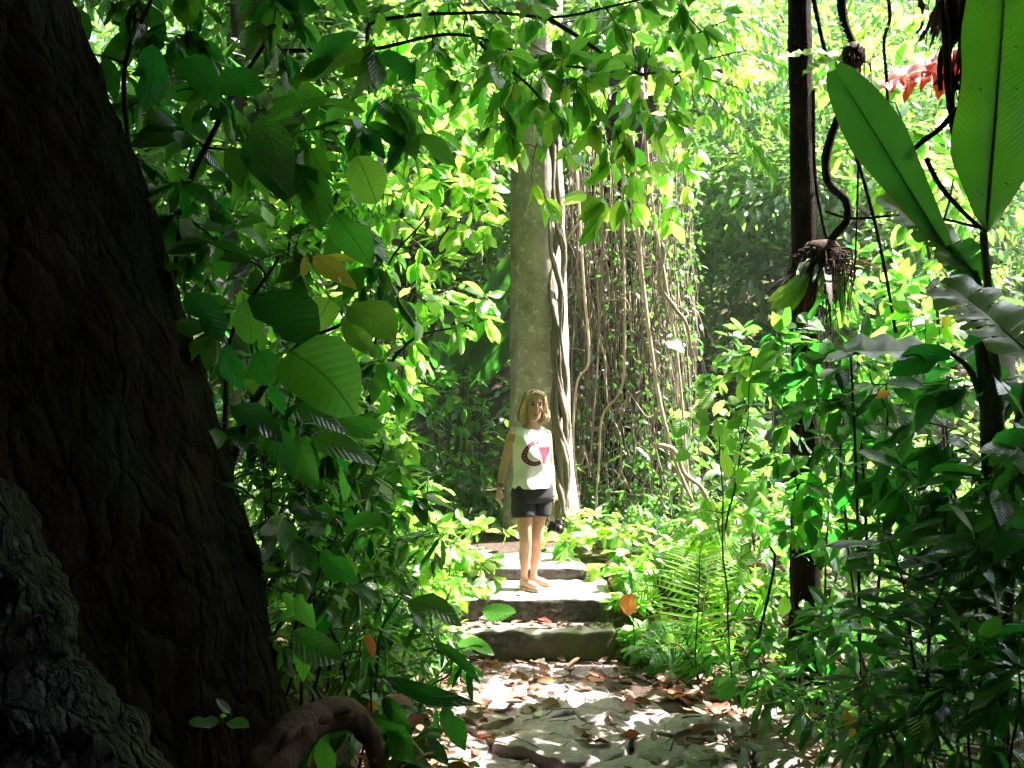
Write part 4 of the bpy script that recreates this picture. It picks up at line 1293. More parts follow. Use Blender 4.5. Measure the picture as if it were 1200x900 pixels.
# wild banana-like leaves behind the tall trunk
def paddle(kind_mat, base, tip, width, depth0, depth1, parent, torn=0, seed=0, face=(0, -1, .3), bend=.12, name='leaf', fold=.16, label=None, sag=(0, 0, 0), long_taper=False):
    """a banana-type blade: midrib, many fine side veins, wavy margin, optional tears"""
    r = random.Random(seed)
    A, B = P(base[0], base[1], depth0), P(tip[0], tip[1], depth1)
    ax = B - A
    L = ax.length
    Fm = frame(ax, Vector(face))
    n = 30
    V, Fc, U = [], [], []
    cols = (-1, -.66, -.33, -.04, .04, .33, .66, 1)
    tear_l = {r.randrange(4, n - 2) for _ in range(torn)}
    tear_r = {r.randrange(4, n - 2) for _ in range(torn)}
    def pt(t, s, k=0.0):
        hw = width / 2 * min(1, (t / .16) ** .6 if t > 0 else 0.02) * (max(0, 1 - ((t - .55) / .47) ** 2) ** .5 if t > .55 else 1)
        if long_taper: hw *= min(1, .12 + (t / .62) ** 1.1 * .88)
        hw = max(hw, .004)
        x = s * hw
        z = fold * abs(s) * hw - bend * L * (t * t) + .012 * sin(t * 23 + s * 2 + seed) * abs(s) + (abs(s) ** 2) * -.12 * hw * (1 + .5 * sin(t * 5 + seed))
        y = t * L + k + abs(s) * hw * .18
        if abs(s) < .1: z -= .008
        v = Fm @ Vector((x, y, z))
        return A + v + Vector(sag) * t * t
    grid = []
    for i in range(n + 1):
        t = i / n
        row = []
        for s in cols:
            V.append(pt(t, s)); U.append((.5 + .5 * s, t)); row.append(len(V) - 1)
        grid.append(row)
    for i in range(n):
        for c in range(7):
            q = [grid[i][c], grid[i][c + 1], grid[i + 1][c + 1], grid[i + 1][c]]
            torn_here = (i in tear_l and c < 3) or (i in tear_r and c > 3)
            if torn_here:
                outer = cols[c] if c < 3 else cols[c + 1]
                t = i / n
                edge = (0, 3) if c < 3 else (1, 2)
                # a narrowing split
                f = .95 * abs(outer)
                ia, ib = (c, c) if c < 3 else (c + 1, c + 1)
                V.append(pt(t + (1 - f) / n, cols[ia])); U.append((.5 + .5 * cols[ia], t))
                newi = len(V) - 1
                q[edge[1]] = newi
            Fc.append(tuple(q))
    o0 = parent.location
    me = mesh_py(name, [v - o0 for v in V], Fc, M[kind_mat], True, U)
    o = obj(name, me, parent)
    if label: o['label'] = label
    # midrib
    mb = MB()
    mb.tube([pt(i / n, 0) + Fm @ Vector((0, 0, -.006)) for i in range(0, n - 1)], taper(max(.006, width * .035), .002, n - 1), 6)
    mb.build('midrib', M['twig_green'], parent)
    return A, B


wb = empty('wild_banana', on_ground(-.75, 9.4), 'wild banana plant with pale paddle leaves at the left edge of the tall trunk', 'plant')
gb = on_ground(-.75, 9.4)
for i, (b, t, w) in enumerate([((545, 420), (600, 300), .28), ((540, 440), (585, 345), .35), ((548, 450), (606, 380), .34), ((530, 450), (520, 380), .26)]):
    paddle('banana', b, t, w, 9.4, 9.2, wb, 0, i, (.2, -1, .3))
    mb = MB(); mb.tube(spline([gb, P(b[0] - 5, b[1] + 80, 9.4), P(b[0], b[1], 9.4)], 10), taper(.03, .012, 10), 6); mb.build('leaf_stalk', M['twig_green'], wb)

# leaves overhead that come in from the left: two long boughs and a hanging spray
ov = Plant('overhanging_bough', 'long bough reaching in from the upper left with bright leaves before the tall trunk', 'branch', P(330, 40, 4.7), None, 300)
ov.grow([[P(330, 60, 4.7), P(430, 58, 4.8), P(500, 42, 4.9), P(560, 45, 4.9), P(640, 72, 5.0), P(720, 85, 5.0), P(800, 85, 5.0)], [P(560, 48, 4.9), P(600, 85, 4.9), P(650, 130, 4.8)]],
        blob(560, 110, 4.9, .55, .4, .30, 26) + blob(680, 120, 4.9, .45, .4, .34, 24) + blob(760, 130, 5.0, .3, .35, .36, 14),
        .018, 4.6, .165, 'broad', [LT, LT, LM, MD, MD], droop=.85, spread=.7, up=.6)
ov.finish()
ov = Plant('overhanging_bough', 'upper bough along the top of the view with darker green leaves', 'branch', P(330, 20, 4.8), None, 300)
ov.grow([[P(330, 30, 4.8), P(420, 60, 4.8), P(440, 25, 4.9), P(560, 14, 5.0), P(660, 20, 5.0), P(780, -10, 5.0)], [P(640, 20, 5.0), P(700, 60, 5.0), P(760, 90, 5.0)]],
        blob(520, 20, 5.0, .55, .4, .22, 20) + blob(680, 20, 5.0, .5, .4, .26, 24) + blob(800, 20, 5.1, .35, .4, .28, 16) + blob(460, 90, 5.0, .3, .3, .2, 8),
        .022, 4.4, .155, 'broad', [MD, MD, LT, LT], droop=.8, spread=.8, up=.6)
ov.finish()
ov = Plant('overhanging_bough', 'leafy bough across the top in front of the root curtain and the tall trunk top', 'branch', P(520, -60, 7.3), None, 300)
ov.grow([[P(500, -80, 7.3), P(580, 20, 7.3), P(660, 70, 7.3), P(740, 90, 7.3)], [P(620, 40, 7.3), P(700, 20, 7.3), P(790, 30, 7.4)]],
        blob(620, 60, 7.3, .5, .4, .36, 26) + blob(720, 70, 7.3, .45, .4, .36, 26) + blob(700, 140, 7.3, .4, .3, .2, 14) + blob(540, 20, 7.3, .3, .3, .3, 12), .016, 5, .15, 'broad', [LT, MD, LT, LM], droop=.8, spread=.8, up=.6)
ov.finish()
ov = Plant('overhanging_spray', 'hanging spray of lime leaves in front of the top of the root curtain', 'branch', P(700, 90, 5.2), None, 300)
ov.grow([[P(700, 90, 5.2), P(725, 160, 5.1), P(735, 215, 5.0)], [P(720, 140, 5.2), P(690, 190, 5.1)], [P(640, 130, 5.3), P(625, 200, 5.1)]],
        [P(690, 225, 5.1), P(708, 235, 5.0), P(730, 232, 5.0), P(748, 238, 5.0), P(740, 205, 5.1), P(625, 215, 5.1), P(640, 235, 5.1), P(612, 170, 5.2), P(715, 190, 5.1), P(675, 170, 5.2), P(760, 190, 5.2), P(700, 255, 5.0)],
        .008, 4.5, .17, 'broad', [LM, LM, LT], droop=.9, spread=.9, up=.5)
ov.finish()
ov = Plant('overhanging_bough', 'bright bough hanging down at the edge of the sky gap', 'branch', P(780, -60, 7.0), None, 300)
ov.grow([[P(760, -80, 7.0), P(800, 20, 7.0), P(815, 130, 7.0)], [P(790, 0, 7.0), P(850, 70, 7.0), P(880, 130, 7.1)]],
        blob(800, 130, 7.0, .3, .4, .5, 22) + blob(850, 60, 7.1, .3, .4, .34, 16) + blob(780, 220, 7.2, .2, .3, .3, 8),
        .014, 4.4, .18, 'broad', [LM, LM, LT], droop=.9, spread=.8, up=.6)
ov.finish()

# pinnate pale branch beside the slim trunk at the top
ov = Plant('pinnate_bough', 'pale drooping bough with rows of narrow leaves left of the slim dark trunk', 'branch', P(830, 60, 6.8), None, 300)
for k, (a, b, c) in enumerate([((820, 90), (880, 110), (935, 160)), ((825, 70), (890, 60), (960, 90)), ((830, 110), (870, 150), (905, 190)), ((815, 40), (870, 20), (930, 40))]):
    sp = spline([P(a[0], a[1], 6.8), P(b[0], b[1], 6.7), P(c[0], c[1], 6.7)], 22)
    ov.mb.tube(sp, taper(.008, .002, 22), 5)
    for i in range(3, 22):
        for s in (-1, 1):
            d = (sp[i] - sp[i - 1]).normalized()
            ov.leaf(sp[i], d * .35 + Vector((0, s * .5, -.8 + R.gauss(0, .2))), Vector((s * .4, -1, .5)), R.uniform(.14, .22), 'lance', R.choice([LT, MD, LM]))
ov.finish()

# ------------------------------------------------------------------ right side
M['dead_leaf'] = leaf_mat('dead_leaf', (.040, .020, .012), (.030, .012, .006), .6, .3, vary=.5)
ep = Plant('shaggy_epiphyte', 'shaggy epiphyte with hanging brown roots and strap leaves clinging to the slim dark trunk', 'plant', P(963, 300, 5.3), None, 300)
ep.stem_mat, ep.stem_name = 'fibre', 'root_ball'
c0 = P(963, 300, 5.3)
rings = []
for i in range(9):
    t = i / 8
    r = .13 * (sin(pi * (t * .8 + .15)) ** .6)
    rings.append([c0 + Vector((cos(a) * r * (1 + .2 * noise.noise(Vector((cos(a) * 2, sin(a) * 2, t * 4)))), sin(a) * r, .09 - .22 * t)) for a in [2 * pi * k / 18 for k in range(18)]])
ep.mb.loft(rings)
for k in range(260):
    a = R.uniform(0, 2 * pi)
    r = R.uniform(.03, .14)
    q = c0 + Vector((cos(a) * r, sin(a) * r, R.uniform(-.12, .05)))
    l = R.uniform(.08, .42)
    e = q + Vector((cos(a) * .10 * R.random() * 1.6, sin(a) * .06, -l))
    ep.mb.tube(spline([q, q + Vector((cos(a) * .07, sin(a) * .07, -.02)), q.lerp(e, .6) + Vector((R.gauss(0, .01), R.gauss(0, .01), 0)), e], 8), taper(R.choice((.003, .005, .007)), .0015, 8), 4, cap=False)
for k in range(40):                                       # shaggy sleeve further down the trunk
    a = R.uniform(0, 2 * pi)
    q = P(950, 330, 5.45) + Vector((cos(a) * .09, sin(a) * .09 - .02, -R.uniform(0, .5)))
    ep.mb.tube(spline([q, q + Vector((R.gauss(0, .02), -.02, -.1)), q + Vector((R.gauss(0, .03), -.02, -.25))], 6), taper(.004, .001, 6), 4, cap=False)
for k in range(16):
    a = R.uniform(2.2, 4.6) if k % 4 else R.uniform(0, 2 * pi)
    d = Vector((cos(a), sin(a) * .7, R.uniform(-.5, .35)))
    ep.leaf(c0 + d * .08 + Vector((0, 0, -.04)), d + Vector((0, 0, -.55 * R.random())), Vector((0, -.3, 1)), R.uniform(.22, .38), 'strap', R.choice([LT, MD, 'dead_leaf', 'dead_leaf']))
for t in ((905, 345), (912, 362), (925, 350), (900, 330), (918, 330)):
    ep.leaf(c0 + Vector((-.1, -.03, -.08)), P(t[0], t[1], 5.1) - c0, Vector((.2, -.6, 1)), .36, 'strap', LM, wide=1.7)
for t in ((1005, 372), (1000, 392), (985, 420), (993, 440)):
    ep.leaf(c0 + Vector((.09, 0, -.08)), P(t[0], t[1], 5.2) - c0, Vector((0, -1, .2)), .36, 'strap', R.choice([MD, LT]))
ep.finish()

ue = Plant('small_epiphyte', 'small dark epiphyte with lobed pale fronds high on the snaking liana', 'plant', P(1000, 65, 5.2), None, 300)
ue.stem_mat, ue.stem_name = 'fibre', 'root_ball'
c1 = P(1000, 66, 5.2)
rings = []
for i in range(8):
    t = i / 7
    r = .075 * (sin(pi * (t * .86 + .07)) ** .6)
    rings.append([c1 + Vector((cos(a) * r * (1 + .25 * noise.noise(Vector((cos(a) * 2, sin(a) * 2, t * 4 + 9)))), sin(a) * r, .08 - .16 * t)) for a in [2 * pi * k / 14 for k in range(14)]])
ue.mb.loft(rings)
for k in range(50):
    a = R.uniform(0, 2 * pi)
    q = c1 + Vector((cos(a) * .05, sin(a) * .05, R.uniform(-.06, .04)))
    ue.mb.tube(spline([q, q + Vector((cos(a) * .05, sin(a) * .05, -.03)), q + Vector((cos(a) * .05, sin(a) * .05, -R.uniform(.06, .22)))], 5), taper(.004, .0015, 5), 4, cap=False)
ue_e = ue.finish()


def lobed_frond(parent, b, m, t, d, wid, mat, lob=14, seed=0):
    """wavy lobed fern blade along a curved rib"""
    sp = spline([P(b[0], b[1], d), P(m[0], m[1], d - .1), P(t[0], t[1], d - .2)], lob * 2 + 1)
    V, F, U = [], [], []
    o0 = parent.location
    for i, q in enumerate(sp):
        tt = i / (lob * 2)
        ax = (sp[min(i + 1, lob * 2)] - sp[max(i - 1, 0)]).normalized()
        fr = frame(ax, Vector((0, -.8, .7)))
        w = wid / 2 * (sin(pi * min(1, tt * .9 + .1)) ** .5) * (1 if i % 2 else .62)
        for s in (-1, 0, 1):
            V.append(q + fr @ Vector((s * w, 0, abs(s) * w * .3 + .01 * sin(i * 1.7 + seed) * abs(s))) - o0)
            U.append((.5 + s * .5, tt))
    for i in range(lob * 2):
        for c in range(2):
            F.append((i * 3 + c, i * 3 + c + 1, i * 3 + c + 4, i * 3 + c + 3))
    obj('frond', mesh_py('frond', V, F, M[mat], True, U), parent)


for i, (b, m, t, w, mt) in enumerate([((995, 68), (950, 62), (908, 70), .07, LM), ((992, 72), (965, 72), (940, 88), .08, LT), ((995, 74), (975, 90), (948, 106), .07, LM), ((1002, 55), (1020, 40), (1045, 30), .06, LT),
                                       ((996, 58), (985, 35), (978, 15), .06, MD), ((1000, 75), (1012, 95), (1016, 130), .05, 'leaf_orange')]):
    lobed_frond(ue_e, b, m, t, 5.2, w, mt, 12, i)

# banana plant
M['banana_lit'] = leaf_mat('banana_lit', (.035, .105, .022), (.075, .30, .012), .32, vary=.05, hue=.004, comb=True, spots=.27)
bn = empty('banana_plant', on_ground(2.05, 3.65), 'big banana plant with huge green and torn pale leaves at the right', 'plant')
paddle('banana', (1130, 325), (978, 80), .24, 3.75, 3.9, bn, 0, 1, (-.75, -.8, .45), .02, fold=.5, long_taper=True, label='long drooping green leaf')
paddle('banana_lit', (1157, 272), (1200, -190), .36, 3.3, 3.25, bn, 0, 2, (.25, -1, -.05), .03, fold=.05, label='huge upright green leaf')
paddle('banana_pale', (1142, 318), (1040, 222), .26, 3.72, 3.9, bn, 5, 3, (-.1, -.5, 1), .06, fold=.1, label='torn pale shining leaf')
paddle('banana_pale', (1215, 420), (1112, 318), .36, 3.1, 3.3, bn, 6, 4, (0, -.6, 1), .10, fold=.1, label='ragged grey leaf')
paddle('banana', (1150, 330), (1118, 285), .18, 3.7, 3.75, bn, 2, 5, (-.3, -1, .2), .05)
paddle('banana', (1112, 412), (995, 402), .24, 3.7, 3.7, bn, 0, 7, (0, -.5, 1), .08, fold=.2, label='low spreading green leaf')
gb = on_ground(2.05, 3.65)
for pts, r0, r1, mt in [([gb, P(1172, 600, 3.65), P(1165, 420, 3.65), P(1152, 272, 3.35)], .036, .014, 'twig_green'), ([gb, P(1160, 560, 3.68), P(1148, 400, 3.7), P(1128, 318, 3.75)], .045, .013, 'twig_green'),
                        ([P(1168, 480, 3.65), P(1160, 380, 3.68), P(1142, 318, 3.72)], .03, .012, 'twig_green'), ([gb, P(1190, 560, 3.5), P(1200, 470, 3.3), P(1215, 420, 3.1)], .03, .012, 'twig_green'), ([P(1165, 520, 3.66), P(1140, 440, 3.7), P(1112, 412, 3.7)], .02, .008, 'twig_green')]:
    mb = MB(); mb.tube(spline(pts, 24), taper(r0, r1, 24), 9, lump=.08); mb.build('leaf_stalk', M[mt], bn)

# dark clump of dead fronds and roots at the top right
dc = Plant('dead_frond_clump', 'dark clump of dead hanging fronds and roots at the top right', 'plant', P(1130, -60, 4.6), None, 120)
dc.stem_mat, dc.stem_name = 'fibre', 'root_mass'
for k in range(130):
    q = P(R.uniform(1108, 1195), R.uniform(-80, 20), R.uniform(4.4, 4.8))
    l = R.uniform(.2, .75) * (1 if q.x > 2.3 else .6)
    e = q + Vector((R.gauss(0, .08), R.gauss(0, .05), -l))
    dc.mb.tube(spline([q, q.lerp(e, .5) + Vector((R.gauss(0, .04), 0, 0)), e], 8), taper(R.choice((.004, .007, .012)), .002, 8), 4, cap=False)
for k in range(110):
    q = P(R.uniform(1122, 1195) if k % 2 else R.uniform(1075, 1190), R.uniform(-30, 150) if k % 2 else R.uniform(-40, 30), R.uniform(4.5, 4.8))
    dc.leaf(q, Vector((R.gauss(0, .3), R.gauss(0, .3), -1)), Vector((R.gauss(0, 1), -1, .2)), R.uniform(.08, .22), 'lance', 'dead_leaf', name='dead_leaf')
dc.finish()

# the red leaf behind
M['red_pale'] = leaf_mat('red_pale', (.46, .34, .30), (.45, .10, .05), .2, .7, vary=.05, hue=.006, comb=True)
rd = empty('red_banana_leaf', P(1120, 60, 5.6), 'broken leaf with a glaring white top and red underside at the upper right', 'leaf')
paddle('red_pale', (1128, 56), (1030, 98), .20, 5.6, 5.75, rd, 3, 8, (-.05, -.75, .66), .02, fold=-.1, name='blade')
for i, (x, y, w, l) in enumerate([(1114, 66, .11, .21), (1097, 74, .17, .27), (1078, 84, .11, .15), (1062, 88, .12, .20), (1046, 94, .08, .10), (1122, 60, .07, .26)]):
    # torn strips of the underside, ragged at the lower edge
    rr_ = random.Random(60 + i)
    A = P(x, y, 5.58)
    cols, V, F, U = 6, [], [], []
    for q in range(cols):
        s = q / (cols - 1) - .5
        ll = l * (1 - 1.1 * s * s * 2) * rr_.uniform(.6, 1.05)
        for t in range(4):
            f = t / 3
            V.append(Vector((s * w * (1 + .25 * f) + (.03 - .015 * i) * f, .02 * sin(q * 2.1 + t) - .05 * f, -ll * f + .03 * s)) + A - rd.location)
            U.append((s + .5, f))
    for q in range(cols - 1):
        for t in range(3):
            F.append((q * 4 + t, q * 4 + 4 + t, q * 4 + 5 + t, q * 4 + 1 + t))
    obj('torn_flap', mesh_py('torn_flap', V, F, M['red_leaf'], True, U), rd)
mb = MB(); mb.tube(spline([P(1128, 56, 5.6), P(1160, 40, 5.6), P(1200, -20, 5.6), P(1230, -120, 5.6)], 20), .014, 7, lump=.1); mb.build('leaf_stalk', M['bark_dark'], rd)

# round-leaved sapling in front of the curtain foot
rl = Plant('round_leaf_sapling', 'sapling with a few round glowing leaves against the foot of the curtain', 'sapling', on_ground(1.45, 5.6), None, 300)
rl.grow([[on_ground(1.45, 5.6), P(850, 640, 5.3), P(845, 540, 5.2), P(830, 470, 5.1)], [P(850, 620, 5.3), P(870, 520, 5.2), P(880, 420, 5.2)]],
        blob(870, 500, 5.3, .22, .25, .2, 9) + blob(850, 580, 5.3, .2, .2, .15, 8) + blob(890, 420, 5.4, .25, .25, .18, 9), .010, 3.4, .13, 'oval', [LT, LT, MD, LM], droop=.5)
for b, t, k in [((780, 396), (802, 410), 'round'), ((835, 455), (822, 480), 'round'), ((808, 478), (832, 496), 'round'), ((808, 490), (790, 512), 'oval'), ((828, 492), (822, 512), 'oval'), ((806, 525), (793, 540), 'round'),
                ((838, 490), (842, 512), 'oval'), ((856, 510), (856, 530), 'oval'), ((890, 575), (872, 590), 'round'), ((872, 600), (878, 618), 'round'), ((845, 525), (855, 560), 'broad'), ((870, 545), (866, 568), 'oval')]:
    hand_leaf(rl, b, t, 5.05, 5.0, k, LT if k != 'broad' else LM, (.1, -1, .5))
rl.finish()

shrub('broadleaf_shrub', 'shrub with grey shining leaves in front of the slim dark trunk', 'shrub', on_ground(2.0, 4.7),
      [[on_ground(2.0, 4.7), P(990, 600, 4.7), P(985, 480, 4.6)], [on_ground(2.0, 4.7), P(1030, 580, 4.6), P(1040, 450, 4.5)]],
      blob(960, 440, 4.6, .30, .3, .22, 16) + blob(1040, 450, 4.5, .32, .3, .24, 16) + blob(930, 400, 4.7, .2, .25, .16, 8) + blob(1000, 530, 4.6, .3, .3, .2, 14),
      .016, 4.6, .17, 'broad', [GL, GL, GL, D, MD], droop=.45,
      hand=[((1025, 465), (1042, 460), 4.3, 4.25, 'oval', 'leaf_orange', (0, -1, .3), 'dead orange leaf'), ((1020, 410), (965, 420), 4.4, 4.3, 'broad', GL, (0, -.3, 1)), ((1035, 570), (1050, 565), 4.2, 4.2, 'round', 'leaf_yellow', (0, -1, .4), 'yellow leaf')])
shrub('broadleaf_shrub', 'shrub of mid green broad leaves hiding the lower half of the slim dark trunk', 'shrub', on_ground(1.75, 5.1),
      [[on_ground(1.75, 5.1), P(930, 640, 5.0), P(945, 480, 4.95)], [on_ground(1.8, 5.1), P(970, 640, 5.0), P(965, 520, 5.0)]],
      blob(945, 560, 5.0, .22, .2, .40, 26) + blob(930, 460, 5.0, .26, .2, .22, 14) + blob(990, 640, 5.0, .25, .2, .25, 14), .012, 4.6, .16, 'broad', [MD, MD, D, LT, GL], droop=.55, up=.8)
shrub('understory_shrub', 'bright shrub filling the gap between the curtain and the slim dark trunk', 'shrub', on_ground(2.4, 8.4),
      [[on_ground(2.4, 8.4), P(870, 560, 8.4), P(860, 430, 8.4)], [on_ground(2.4, 8.4), P(900, 560, 8.4), P(910, 440, 8.4)]],
      blob(875, 430, 8.4, .5, .4, .40, 30) + blob(885, 520, 8.4, .5, .4, .4, 24), .018, 5.5, .16, 'broad', [MD, LT, LT, GL, MD], limit=290)
shrub('understory_shrub', 'lush mid green shrub behind the hanging epiphyte roots', 'shrub', on_ground(3.3, 7.6),
      [[on_ground(3.3, 7.6), P(1030, 520, 7.6), P(1010, 380, 7.5)], [on_ground(3.3, 7.6), P(1060, 500, 7.6), P(1070, 360, 7.5)]],
      blob(1020, 350, 7.6, .6, .5, .45, 34) + blob(1060, 420, 7.5, .5, .5, .4, 24), .02, 5.5, .19, 'broad', [MD, MD, LT, LT, D], limit=290)
shrub('sapling', 'sapling with large lit leaves behind the drooping banana leaf', 'sapling', on_ground(3.4, 6.6),
      [[on_ground(3.4, 6.6), P(1100, 420, 6.6), P(1080, 240, 6.5), P(1050, 120, 6.4)], [P(1090, 330, 6.6), P(1120, 200, 6.5)]],
      blob(1050, 160, 6.6, .5, .4, .5, 24) + blob(1100, 250, 6.6, .35, .4, .4, 16) + blob(1020, 60, 6.8, .4, .4, .4, 16), .022, 4.4, .21, 'broad', [LT, LT, MD, LM], limit=280, droop=.6)
shrub('broadleaf_shrub', 'shrub with yellowish leaves by the banana stem', 'shrub', on_ground(2.35, 4.9),
      [[on_ground(2.35, 4.9), P(1085, 520, 4.9), P(1100, 380, 4.8)]],
      blob(1090, 350, 4.9, .2, .25, .2, 12) + blob(1060, 390, 4.9, .25, .25, .15, 10), .012, 4.2, .12, 'oval', [LM, LT, MD, LT],
      hand=[((1115, 352), (1122, 372), 4.5, 4.5, 'round', 'leaf_yellow', (0, -1, .1), 'hanging yellow leaf'), ((1106, 368), (1110, 384), 4.5, 4.5, 'round', 'leaf_yellow', (0, -1, .1))])
shrub('shade_shrub', 'dark shrub in deep shade under the banana plant', 'shrub', on_ground(2.2, 3.8),
      [[on_ground(2.2, 3.8), P(1130, 640, 3.9), P(1110, 500, 3.9)], [on_ground(2.2, 3.8), P(1180, 640, 3.8), P(1180, 480, 3.8)]],
      blob(1130, 480, 3.9, .3, .3, .24, 16) + blob(1150, 590, 3.8, .3, .3, .24, 16) + blob(1080, 560, 4.0, .25, .3, .22, 14), .016, 4.8, .18, 'broad', [D, D, GL, D], droop=.6,
      hand=[((1125, 408), (1045, 440), 3.6, 3.6, 'broad', D, (0, -1, .4)), ((1180, 382), (1130, 402), 3.3, 3.3, 'broad', D, (0, -.6, 1))])
shrub('shade_shrub', 'dark broad-leaved shrub at the right edge below the ragged grey leaf', 'shrub', on_ground(2.15, 3.3),
      [[on_ground(2.15, 3.3), P(1210, 640, 3.3), P(1200, 460, 3.3)]],
      blob(1190, 520, 3.3, .2, .25, .3, 16) + blob(1200, 660, 3.2, .2, .25, .2, 12), .016, 4.5, .17, 'broad', [D, D, GL], droop=.6)
shrub('understory_shrub', 'lit shrub around the foot of the slim dark trunk', 'shrub', on_ground(2.0, 5.9),
      [[on_ground(2.0, 5.9), P(930, 680, 5.9), P(940, 600, 5.8)], [on_ground(2.0, 5.9), P(980, 680, 5.9), P(1000, 600, 5.8)]],
      blob(930, 620, 5.8, .35, .35, .28, 24) + blob(1010, 620, 5.8, .35, .35, .3, 22) + blob(960, 700, 5.7, .4, .3, .2, 16), .014, 4.8, .135, 'broad', [LT, MD, MD, LM, GL], limit=290,
      hand=[((920, 695), (915, 722), 5.0, 5.0, 'oval', LM, (0, -1, .2)), ((1035, 690), (1030, 705), 5.0, 5.0, 'oval', LM, (0, -1, .2))])
for lab, px, py, d, g in [('thin dark sapling stem rising between the shrubs at the right', 1000, 790, 4.4, [(1008, 800), (1006, 650), (1002, 520), (996, 400)]), ('second thin dark stem beside the yellow leaf of the right shrubs', 1060, 700, 4.3, [(1062, 760), (1068, 640), (1072, 540)]),
                          ('reddish short stem left of the shade shrub', 1010, 560, 4.6, [(1016, 640), (1012, 560), (1008, 500)]), ('dark bent stem in front of the fern right of the steps', 890, 720, 5.0, [(885, 760), (900, 700), (908, 655), (902, 640)])]:
    liana(lab, [(a, b, d) for a, b in g], .010, 'bark_dark', 'thin_sapling', 'dark stems among the right shrubs', 24, .15, 'sapling', .005)

shrub('shade_shrub', 'thick shrub of small dark shining leaves low at the right behind the arching plant', 'shrub', on_ground(2.1, 4.2),
      [[on_ground(2.1, 4.2), P(1080, 720, 4.2), P(1060, 620, 4.2)], [on_ground(2.2, 4.2), P(1130, 740, 4.1), P(1140, 650, 4.1)]],
      blob(1070, 640, 4.2, .34, .3, .28, 24) + blob(1130, 700, 4.1, .28, .3, .26, 20) + blob(1010, 720, 4.3, .28, .25, .2, 16), .012, 5.5, .12, 'broad', [GL, MD, D, GL], limit=290, droop=.5)
# plant with long narrow leaves on an arching stem (lower right)
ar = Plant('arching_plant', 'plant with long narrow glossy leaves on an arching stem at the lower right', 'plant', on_ground(1.75, 3.4), None, 300)
for pts, nL in [([(1085, 860), (1090, 740), (1105, 690), (1135, 650)], 22), ([(1085, 860), (1070, 770), (1060, 690), (1040, 630)], 16), ([(1090, 870), (1130, 790), (1170, 730), (1200, 690)], 18)]:
    sp = spline([P(a, b, 3.4) for a, b in pts], nL * 2)
    ar.mb.tube(sp, taper(.009, .003, nL * 2), 6)
    for i in range(6, nL * 2, 2):
        for s in (-1, 1):
            d = (sp[i] - sp[i - 1]).normalized()
            ar.leaf(sp[i], d * .5 + Vector((s * .9, R.gauss(-.2, .3), -.15 + R.gauss(0, .15))), Vector((0, -.5, 1)), R.uniform(.17, .26), 'lance', GL)
ar.finish()
shrub('glossy_shrub', 'low shrub with pale shining leaves at the right edge of the path', 'shrub', on_ground(1.62, 4.9),
      [[on_ground(1.62, 4.9), P(890, 830, 4.7), P(885, 800, 4.6)], [on_ground(1.75, 4.6), P(940, 840, 4.4), P(940, 810, 4.3)]],
      blob(890, 800, 4.7, .18, .25, .10, 14) + blob(960, 815, 4.3, .25, .25, .12, 14) + blob(985, 850, 3.9, .2, .2, .08, 9), .008, 4.6, .16, 'lance', [GL, GL, GL, MD], droop=.35, spread=1.1,
      hand=[((838, 820), (858, 800), 4.0, 3.95, 'oval', MD, (0, -1, .4)), ((1000, 870), (992, 832), 3.6, 3.6, 'broad', 'leaf_orange', (0, -1, .1), 'brown hanging leaf')])
shrub('glossy_shrub', 'dim shrub with drooping narrow leaves at the bottom right of the path', 'shrub', on_ground(1.75, 3.5),
      [[on_ground(1.75, 3.5), P(1050, 880, 3.5), P(1040, 810, 3.4)], [on_ground(1.75, 3.5), P(1080, 890, 3.5), P(1070, 850, 3.4)]],
      blob(1040, 820, 3.4, .2, .2, .14, 16) + blob(1050, 870, 3.3, .2, .2, .1, 14) + blob(1080, 800, 3.5, .2, .2, .12, 10), .008, 4.4, .17, 'lance', [GL, GL, D], droop=.5, spread=1.1)
shrub('shade_shrub', 'dark undergrowth shrub in the bottom right corner', 'shrub', on_ground(1.8, 3.05),
      [[on_ground(1.8, 3.05), P(1140, 880, 3.1), P(1150, 780, 3.1)], [on_ground(1.8, 3.05), P(1190, 860, 3.0), P(1190, 760, 3.0)]],
      blob(1130, 830, 3.1, .22, .2, .18, 16) + blob(1180, 770, 3.0, .16, .2, .2, 14), .010, 4.4, .15, 'broad', [D, GL, D, MD], droop=.6)
shrub('shade_shrub', 'dark leafy shrub between the low shining shrub and the slim trunk foot', 'shrub', on_ground(1.95, 4.9),
      [[on_ground(1.95, 4.9), P(960, 760, 4.9), P(950, 730, 4.8)], [on_ground(1.95, 4.9), P(1030, 760, 4.8), P(1040, 720, 4.8)]],
      blob(950, 745, 4.8, .32, .25, .14, 18) + blob(1050, 745, 4.7, .3, .25, .18, 18), .010, 4.6, .14, 'broad', [D, MD, GL, GL], droop=.45)

# fern palm by the steps
fp = empty('fern_palm', on_ground(1.32, 6.0), 'fern palm with long comb-like fronds right of the steps', 'palm')


